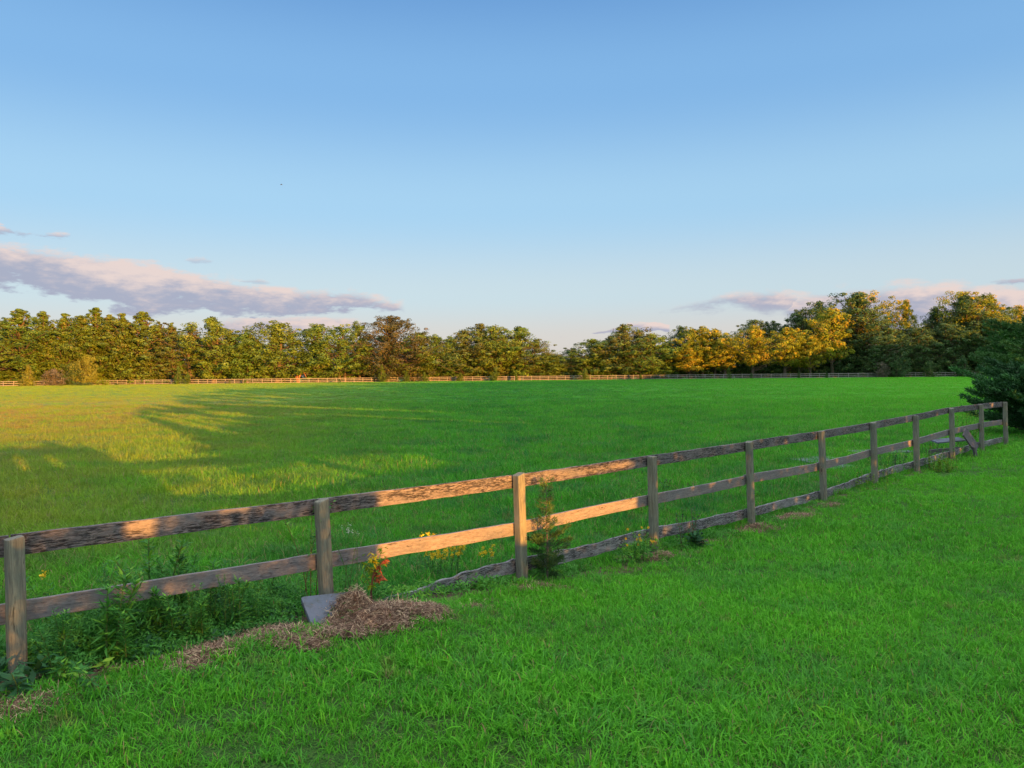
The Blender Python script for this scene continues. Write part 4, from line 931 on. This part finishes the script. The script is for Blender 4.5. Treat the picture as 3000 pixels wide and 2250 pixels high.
# landmarks used to say which tree is which: photo x, words
MARKS = [(62, 'the pale cone bush'), (245, 'the big golden bush'), (535, 'the bush breaking the fence'), (890, 'the bent red trunk'), (1145, 'the big brown oak'),
         (1405, 'the brownish crown'), (1600, 'the dip in the treetops'), (1830, 'the feathery crown'), (2205, 'the two bare trunks'), (2440, 'the tallest yellow tree'), (2655, 'the lone golden crown'), (2840, 'the broad right-hand crown')]
ORD = ['first', 'second', 'third', 'fourth', 'fifth', 'sixth', 'seventh', 'eighth', 'ninth', 'tenth']
front = [ # kind, x, y top, width, depth, look
    ('tall', -60, 935, 150, 6, ''), ('tall', 60, 913, 165, 6, ''), ('tall', 128, 911, 130, 8, ''), ('tall', 190, 918, 135, 6, ''), ('tall', 238, 922, 120, 7, ''), ('tall', 285, 909, 135, 6, ''), ('tall', 325, 926, 115, 8, ''), ('tall', 364, 914, 130, 6, ''), ('tall', 420, 922, 140, 7, ''),
    ('tallb', 470, 942, 110, 8, ''), ('tallb', 505, 945, 100, 6, ''), ('tallb', 560, 948, 120, 8, ''), ('round', 625, 938, 150, 6, ''), ('round', 672, 960, 110, 8, ''), ('round', 722, 970, 125, 6, ''), ('round', 810, 946, 175, 7, ''), ('loose', 855, 965, 100, 9, ''),
    ('round', 932, 950, 150, 6, ''), ('loose', 1003, 948, 120, 7, ''), ('loose', 1048, 950, 100, 8, ''), ('oak', 1146, 928, 235, 7, 'big'), ('round', 1232, 980, 130, 6, ''), ('loose', 1275, 988, 100, 8, ''), ('round', 1318, 988, 110, 6, ''), ('brown', 1362, 960, 150, 7, ''), ('brown', 1410, 955, 150, 8, ''),
    ('round', 1450, 962, 110, 6, ''), ('brown', 1478, 982, 90, 8, ''), ('round', 1520, 962, 135, 6, ''), ('brown', 1572, 1000, 110, 7, ''), ('round', 1600, 1030, 110, 6, ''), ('loose', 1628, 1036, 120, 6, ''), ('dark', 1678, 1020, 100, 8, ''), ('round', 1740, 998, 140, 7, ''), ('brown', 1790, 990, 110, 9, ''), ('brown', 1832, 957, 150, 8, ''), ('brown', 1870, 972, 110, 9, ''),
    ('round', 1908, 974, 135, 6, ''), ('round', 1950, 1005, 100, 6, ''), ('dark', 1995, 958, 110, 12, ''), ('gold', 2025, 962, 110, 8, ''), ('gold', 2058, 958, 115, 7, ''), ('gold', 2020, 1020, 120, 4, ''), ('gold', 2095, 965, 140, 7, ''), ('gold', 2125, 1000, 110, 5, ''), ('gold', 2205, 957, 140, 4, ''), ('dark', 2210, 940, 150, 16, ''), ('dark', 2262, 942, 130, 18, ''),
    ('gold', 2300, 962, 140, 5, ''), ('gold', 2345, 990, 90, 6, ''), ('dark', 2345, 908, 150, 18, ''), ('dark', 2402, 885, 140, 20, ''), ('gold', 2440, 900, 155, 7, ''), ('gold', 2375, 985, 90, 4, ''), ('dark', 2512, 860, 230, 16, ''), ('golddark', 2520, 858, 190, 24, ''), ('golddark', 2655, 880, 120, 22, ''),
    ('dark', 2600, 962, 150, 10, ''), ('dark', 2590, 985, 130, 3, ''), ('dark', 2690, 958, 160, 8, ''), ('dark', 2740, 905, 130, 18, ''), ('dark', 2770, 950, 160, 8, ''), ('golddark', 2825, 856, 200, 18, ''), ('dark', 2830, 868, 210, 12, ''), ('golddark', 2900, 866, 170, 20, ''), ('dark', 2890, 930, 200, 8, ''), ('golddark', 2985, 896, 160, 22, ''), ('dark', 2970, 960, 180, 10, ''), ('golddark', 3060, 890, 160, 20, ''), ('dark', 3060, 940, 200, 10, ''),
]
look = {'tall': ('narrow_tree', 'tall narrow yellow-green tree'), 'tallb': ('narrow_tree', 'thin-topped brownish tree'), 'round': ('leafy_tree', 'round-topped green tree'), 'loose': ('leafy_tree', 'open-crowned green tree'), 'brown': ('leafy_tree', 'brownish-green tree'),
        'oak': ('oak_tree', 'brown-leaved oak'), 'gold': ('golden_tree', 'sunlit yellow tree'), 'dark': ('shade_tree', 'dark green shaded tree'), 'golddark': ('golden_tree', 'tall tree with golden top'), 'bush': ('understory_bush', 'low green bush at the wood edge'), 'darkbush': ('understory_bush', 'low dark bush at the wood edge')}
def side_words(px, used, allx, noun):
    mk = min(MARKS, key=lambda m_: abs(m_[0] - px)); d = px - mk[0]
    if abs(d) < 14: return f'right at {mk[1]}'
    rank = sum(1 for q in allx if (q - mk[0]) * d > 0 and abs(q - mk[0]) < abs(d) and abs(q - mk[0]) >= 14)
    return f"{ORD[min(rank, 9)]} {'right' if d > 0 else 'left'} of {mk[1]}"
def place_row(rows, rowword, group):
    kinds = {}
    for r_ in rows: kinds.setdefault(r_[0], []).append(r_[1])
    seen = set()
    for kind, px, yt, wp, dp, lk in rows:
        yt += 7 * math.sin(px * .61) if kind in ('tall', 'round', 'brown', 'loose') else 0
        nm, desc = look[kind]; lab = f'{rowword}{desc}, {side_words(px, seen, kinds[kind], nm)}'
        if kind == 'oak': lab = 'big round brown-leaved oak, the tallest crown left of centre'
        k = 0
        while lab in seen:
            k += 1; lab = f'{rowword}{desc}, {"just behind" if k == 1 else "furthest behind"} {mk_near(px)}'
        seen.add(lab)
        tree(kind, px, yt, wp * (1.0 if 'gold' in kind else 1.32 if kind in ('tall', 'tallb', 'round', 'loose', 'brown') else 1.12), dp, nm, lab, 'bush' if 'bush' in kind else 'tree', group)
def mk_near(px): return min(MARKS, key=lambda m_: abs(m_[0] - px))[1]
place_row(front, '', 'trees of the far tree line')
# the second row closes the wood behind, except where the photograph shows sky
rb = np.random.RandomState(12); back = []
for px in list(range(-110, 860, 62)) + list(range(940, 1560, 62)) + list(range(1700, 3150, 66)):
    sky_y = np.interp(px, [-200, 60, 420, 560, 730, 810, 860, 940, 1040, 1146, 1240, 1340, 1410, 1520, 1600, 1680, 1740, 1830, 1910, 2000, 2100, 2205, 2345, 2512, 2580, 2655, 2730, 2830, 2985, 3200],
                      [945, 930, 940, 975, 1000, 975, 1010, 985, 985, 965, 1010, 1010, 985, 990, 1045, 1045, 1020, 990, 1000, 985, 985, 975, 930, 895, 960, 960, 950, 890, 930, 930])
    back.append(('tall' if px < 450 else 'dark' if px > 1950 else 'round' if rb.random_sample() < .6 else 'brown', px, sky_y + rb.uniform(2, 16), 125, 22 + rb.uniform(0, 6), ''))
place_row(back, 'back-row ', 'trees in the back row of the far wood')
under = []
for k, px in enumerate(range(-90, 3130, 48)):
    jx = px + rb.uniform(-10, 10); dk = jx > 2150 or (jx > 560 and rb.random_sample() < .3)
    if 862 < jx < 915: continue
    under.append(('darkbush' if dk else 'bush', jx, (1056 if not dk else 1048) + rb.uniform(-14, 14) - (18 if jx > 2450 else 0), rb.uniform(85, 110), 10 + rb.uniform(0, 4), ''))
place_row(under, '', 'bushes at the foot of the far wood')
# bent reddish dead trunk in the gap
def bent():
    Yf = far_at(880).y + 5; x = (875 - 1500) / F * Yf; z = float(gz(x, Yf)); s_ = Yf / F
    e = empty('bent_trunk', (x, Yf, z), 0, 'bare reddish trunk bent over like a hook in the gap of the wood', 'dead tree'); mb = MB()
    P_ = [(0, 0, -.3), (.1, 0, 15 * s_), (.6, 0, 26 * s_), (9 * s_, 0, 35 * s_), (14 * s_, 0, 33 * s_), (19 * s_, 0, 24 * s_), (23 * s_, 0, 16 * s_)]
    tube(mb, P_, [.30, .24, .2, .17, .14, .1, .05], 7); link('trunk', mb.build('trunk', M['bark_red']), e)
    mb = MB(); tube(mb, [(-.3, .2, -.3), (-.5, .2, 14 * s_), (-.35, .3, 34 * s_)], [.28, .22, .1], 6); tube(mb, [(-.45, .2, 8 * s_), (-1.2, .2, 22 * s_)], [.12, .05], 5); link('limb', mb.build('limb', M['bark_red']), e)
bent()
# bushes standing in front of the far fence: kind, x, top, width, depth, words
LM['pale'] = leaf_mat('pale_shrub_leaf', (0.17, 0.19, 0.03), (0.20, 0.21, 0.03), None, .25, var=.3)
LM['greyleaf'] = leaf_mat('grey_thicket_leaf', (0.12, 0.11, 0.075), (0.14, 0.12, 0.08), (0.20, 0.17, 0.13), .15, .1, var=.4)
shr = [('shrub', 83, 1070, 56, -3, 'pale', 'cone-shaped pale yellow-green bush standing before the fence by the left edge'), ('ball', 160, 1082, 74, -3, 'greyleaf', 'rounded grey-brown thicket left of the big golden bush'),
       ('ball', 212, 1066, 74, -1, 'dark', 'dark green bush between the grey thicket and the big golden bush'), ('ball', 255, 1045, 78, -4, 'pale', 'big golden round bush in front of the long fence'), ('ball', 228, 1120, 36, -16, 'dark', 'low dark green clump under the big golden bush, left one'), ('ball', 258, 1120, 30, -16, 'dark', 'low dark green clump under the big golden bush, right one'),
       ('ball', 176, 1126, 20, -20, 'pale', 'tiny golden bush in the meadow by the grey thicket'), ('ball', 55, 1131, 16, -14, 'gold', 'tiny golden tuft bush in the meadow below the left fence'), ('ball', 311, 1128, 16, -14, 'dark', 'tiny dark bush in the meadow, left of the pair'), ('ball', 341, 1124, 17, -14, 'dark', 'tiny dark bush in the meadow, right of the pair'),
       ('shrub', 523, 1075, 36, -3, 'shrub', 'yellow-green bush breaking the line of the long fence'), ('shrub', 550, 1092, 26, -2, 'shrub', 'smaller bush touching the yellow-green bush on its right'), ('ball', 672, 1114, 8, -3, 'dark', 'very small dark bush at the sunlit fence, left of the pale board'), ('ball', 718, 1112, 10, -3, 'shrub', 'very small olive bush where the fence turns to shade'),
       ('ball', 995, 1110, 10, -6, 'dark', 'very small dark bush left of the pointed bushes'), ('shrub', 1120, 1070, 42, -3, 'shrub', 'pointed feathery bush in front of the big brown oak'), ('shrub', 1191, 1088, 32, -3, 'shrub', 'middle one of the three pointed bushes right of the oak trunk'), ('shrub', 1243, 1090, 34, -3, 'shrub', 'third pointed bush to the right of the oak trunk'),
       ('shrub', 1349, 1093, 30, -3, 'shrub', 'leaning bush on the fence below the brownish crown'), ('shrub', 1450, 1080, 36, -2, 'shrub', 'feathery bush on the fence left of the dip'), ('shrub', 1513, 1092, 14, -3, 'shrub', 'slim bush on the fence just left of the dip'), ('shrub', 1715, 1080, 30, -3, 'shrub', 'pointed bush on the fence just right of the dip'), ('shrub', 1877, 1094, 14, -3, 'shrub', 'slim bush on the fence below the feathery crown'),
       ('shrub', 2136, 1075, 20, 1, 'shrub', 'pale green small cone bush behind the shaded fence'), ('ball', 2137, 1094, 16, -4, 'dark', 'little dark bush in front of the pale green cone bush'), ('ball', 2202, 1094, 14, -4, 'dark', 'little dark bush below the two bare trunks'), ('shrub', 2341, 1085, 14, -3, 'dark', 'little dark cone bush left of the tallest yellow tree'), ('shrub', 2422, 1088, 12, -3, 'dark', 'little dark cone bush below the tallest yellow tree'),
       ('ball', 2585, 1062, 44, -2, 'greyleaf', 'grey-green round bush hiding the right part of the long fence'), ('ball', 2640, 1048, 64, -3, 'dark', 'dark bush covering the end of the long fence'), ('ball', 2725, 1058, 50, -3, 'dark', 'dark bush between the short visible fence pieces'), ('shrub', 2822, 1042, 62, -3, 'dark', 'dark cone-shaped bush left of the edge cedars'), ('ball', 2890, 1062, 60, -2, 'dark', 'dark bush right beside the edge cedars')]
for k, px, yt, wp, dp, mt, lab in shr: tree(k, px, yt, wp, dp, 'bush', lab, 'bush', None, mt)

# ------------------------------------------------------------------ unseen trees behind the viewer, outline and gaps shaped to throw the long shadows
SKYL = [(-40, 4.5), (-10, 4.0), (0, 3.3), (1.2, 3.2), (2.2, 3.28), (3.2, 2.9), (4.0, 2.45), (5.4, 2.5), (5.9, 2.9), (6.3, 3.15), (6.8, 3.7), (8, 4.6), (11, 5.5), (14.7, 6.3), (19, 7.9), (25, 8.8), (31, 9.8), (40, 10.4), (57, 11), (68, 11.2), (73, 15.5), (79, 11.9), (100, 12), (130, 12.0), (149, 12.8), (172, 15.2), (187, 17.2), (195, 18.4), (205, 17.4), (230, 21), (270, 24)]
HOLES = [(.93, 1.14, 2.55, 2.95), (1.64, 1.86, 2.66, 2.9), (3.12, 5.5, 1.92, 3.3), (5.5, 7.1, 1.98, 2.70), (7.4, 9.8, 2.25, 2.55)]  # gaps cut so light lands on the fence and near field
SLITS = [(16.3, 5.7, 22.8, 3.9, .22), (15.3, 4.3, 20.3, 3.1, .13), (24.2, 9.0, 25.5, 9.4, 1.6), (12.8, 5.9, 14.0, 6.0, .8)]  # slits cut to let streaks of light reach the field
PD = Vector((math.cos(SUN_TH), -math.sin(SUN_TH), 0)); SD = Vector((math.sin(SUN_TH), math.cos(SUN_TH), 0)); BACK = 15.0
def closed(u, v, rs_=None):
    top = np.interp(u, [s_[0] for s_ in SKYL], [s_[1] for s_ in SKYL]); sz = np.interp(u, [0, 12, 60], [.10, .9, 1.9])
    top = top + sz * (vnoise(u, u * 0 + 3.3, .9, 7) - .5) + np.minimum(sz, .5) * (vnoise(u, u * 0, 2.6, 8) - .5)
    ok = v < top
    ok &= ~((vnoise(u, v, .75, 9) * .6 + vnoise(u, v, 2.0, 10) * .4 > .64) & (v > top * .70) & (u > 8) & (u < 60))
    for u0, u1, v0, v1 in HOLES: ok &= ~((u > u0) & (u < u1) & (v > v0) & (v < v1))
    for ua, va, ub, vb, th in SLITS: ok &= ~((u > ua) & (u < ub) & (np.abs(v - (va + (u - ua) * (vb - va) / (ub - ua))) < th))
    # the two rods of the low gap: a branch crossing it, shaped to cast a dark band
    ok |= (u > 3.2) & (u < 7.2) & (np.abs(v - 2.42 - (u - 4.5) * .05) < .05) & (v < top)
    return ok
def bough(name, u0, u1, label):
    rs_ = np.random.RandomState(int(u0 * 10 + 700)); top = max(float(np.interp(q, [s_[0] for s_ in SKYL], [s_[1] for s_ in SKYL])) for q in np.linspace(u0, u1, 9)) + 1
    s_ = float(np.clip(.035 + .013 * (u0 + u1) / 2, .045, .75)); thick = float(np.clip(.3 + (u0) * .02, .3, 3)); A = (u1 - u0 + .2) * top
    n = int(A / (s_ * s_ * .5) * (6.0 if s_ < .1 else 8.0)); u = rs_.uniform(u0 - .1, u1 + .1, n); v = rs_.uniform(-.1, top, n); k = closed(u, v); u, v = u[k], v[k]; n = len(u)
    w_ = rs_.normal(0, thick * .4, n)
    # points keep their place in the light: step back along the beam, not just level
    P_ = np.outer(u, PD) + np.outer(-BACK - w_, SD); P_[:, 2] = v + w_ * math.tan(SUN_EL)
    org = PD * ((u0 + u1) / 2) - SD * BACK; e = empty(name, org, 0, label, 'tree', 'shadow-shaping trees behind the viewer')
    lf = MB(); Nn = rs_.normal(0, .6, (n, 3)) + np.array(SD) * .9; leaves(lf, P_ - np.array(org), Nn, s_ * rs_.uniform(.7, 1.3, n), s_ * .75, rs_, rs_.uniform(0, 1, n)); link('crown', lf.build('crown', LM['dark']), e)
    st = MB(); hh = float(np.interp((u0 + u1) / 2, [q[0] for q in SKYL], [q[1] for q in SKYL])) * (.55 if u0 > 8 or u1 < 3 else .45)
    tube(st, [(0, 0, -.3), (0, 0, hh * .5), (0, 0, hh)], [.03 * hh, .02 * hh, .005 * hh], 7); link('trunk', st.build('trunk', M['bark_far']), e)
edges = [-36, -24, -14, -7, -3, 0, 3.3, 7, 11, 16, 22, 29, 37, 46, 56, 67, 79, 91, 104, 117, 130, 144, 158, 173, 188, 204, 221, 240, 262]
for k, (a, b) in enumerate(zip(edges, edges[1:])): bough('shadow_tree', a, b, 'unseen dark leafy tree behind the viewer, shaped to cast shadows')

# ------------------------------------------------------------------ bird
bp = at_depth(824, 541, 120); e = empty('bird', bp, .4, 'tiny dark bird gliding alone high in the left sky', 'bird'); mb = MB()
tube(mb, [(-.16, 0, 0), (-.08, 0, .02), (.08, 0, .02), (.2, 0, .0)], [.01, .045, .05, .01], 6)
M['feather'] = leaf_mat('dark_feather', (.03, .03, .035), (.04, .04, .04), None, 0); link('body', mb.build('body', M['feather']), e)
for s_ in (-1, 1):
    mb = MB(); V = [(.06, 0, .03), (-.06, 0, .03), (.05, .16 * s_, .08), (-.06, .16 * s_, .07), (-.03, .36 * s_, .03)]; V += [(x, y, z - .012) for x, y, z in V]
    mb.add(V, Q=[[0, 2, 3, 1], [5, 6, 8, 7], [0, 5, 7, 2], [1, 3, 8, 6]], T=[[2, 4, 3], [7, 8, 9], [2, 7, 9], [2, 9, 4], [3, 4, 9], [3, 9, 8]]); link('wing', mb.build('wing', M['feather']), e)
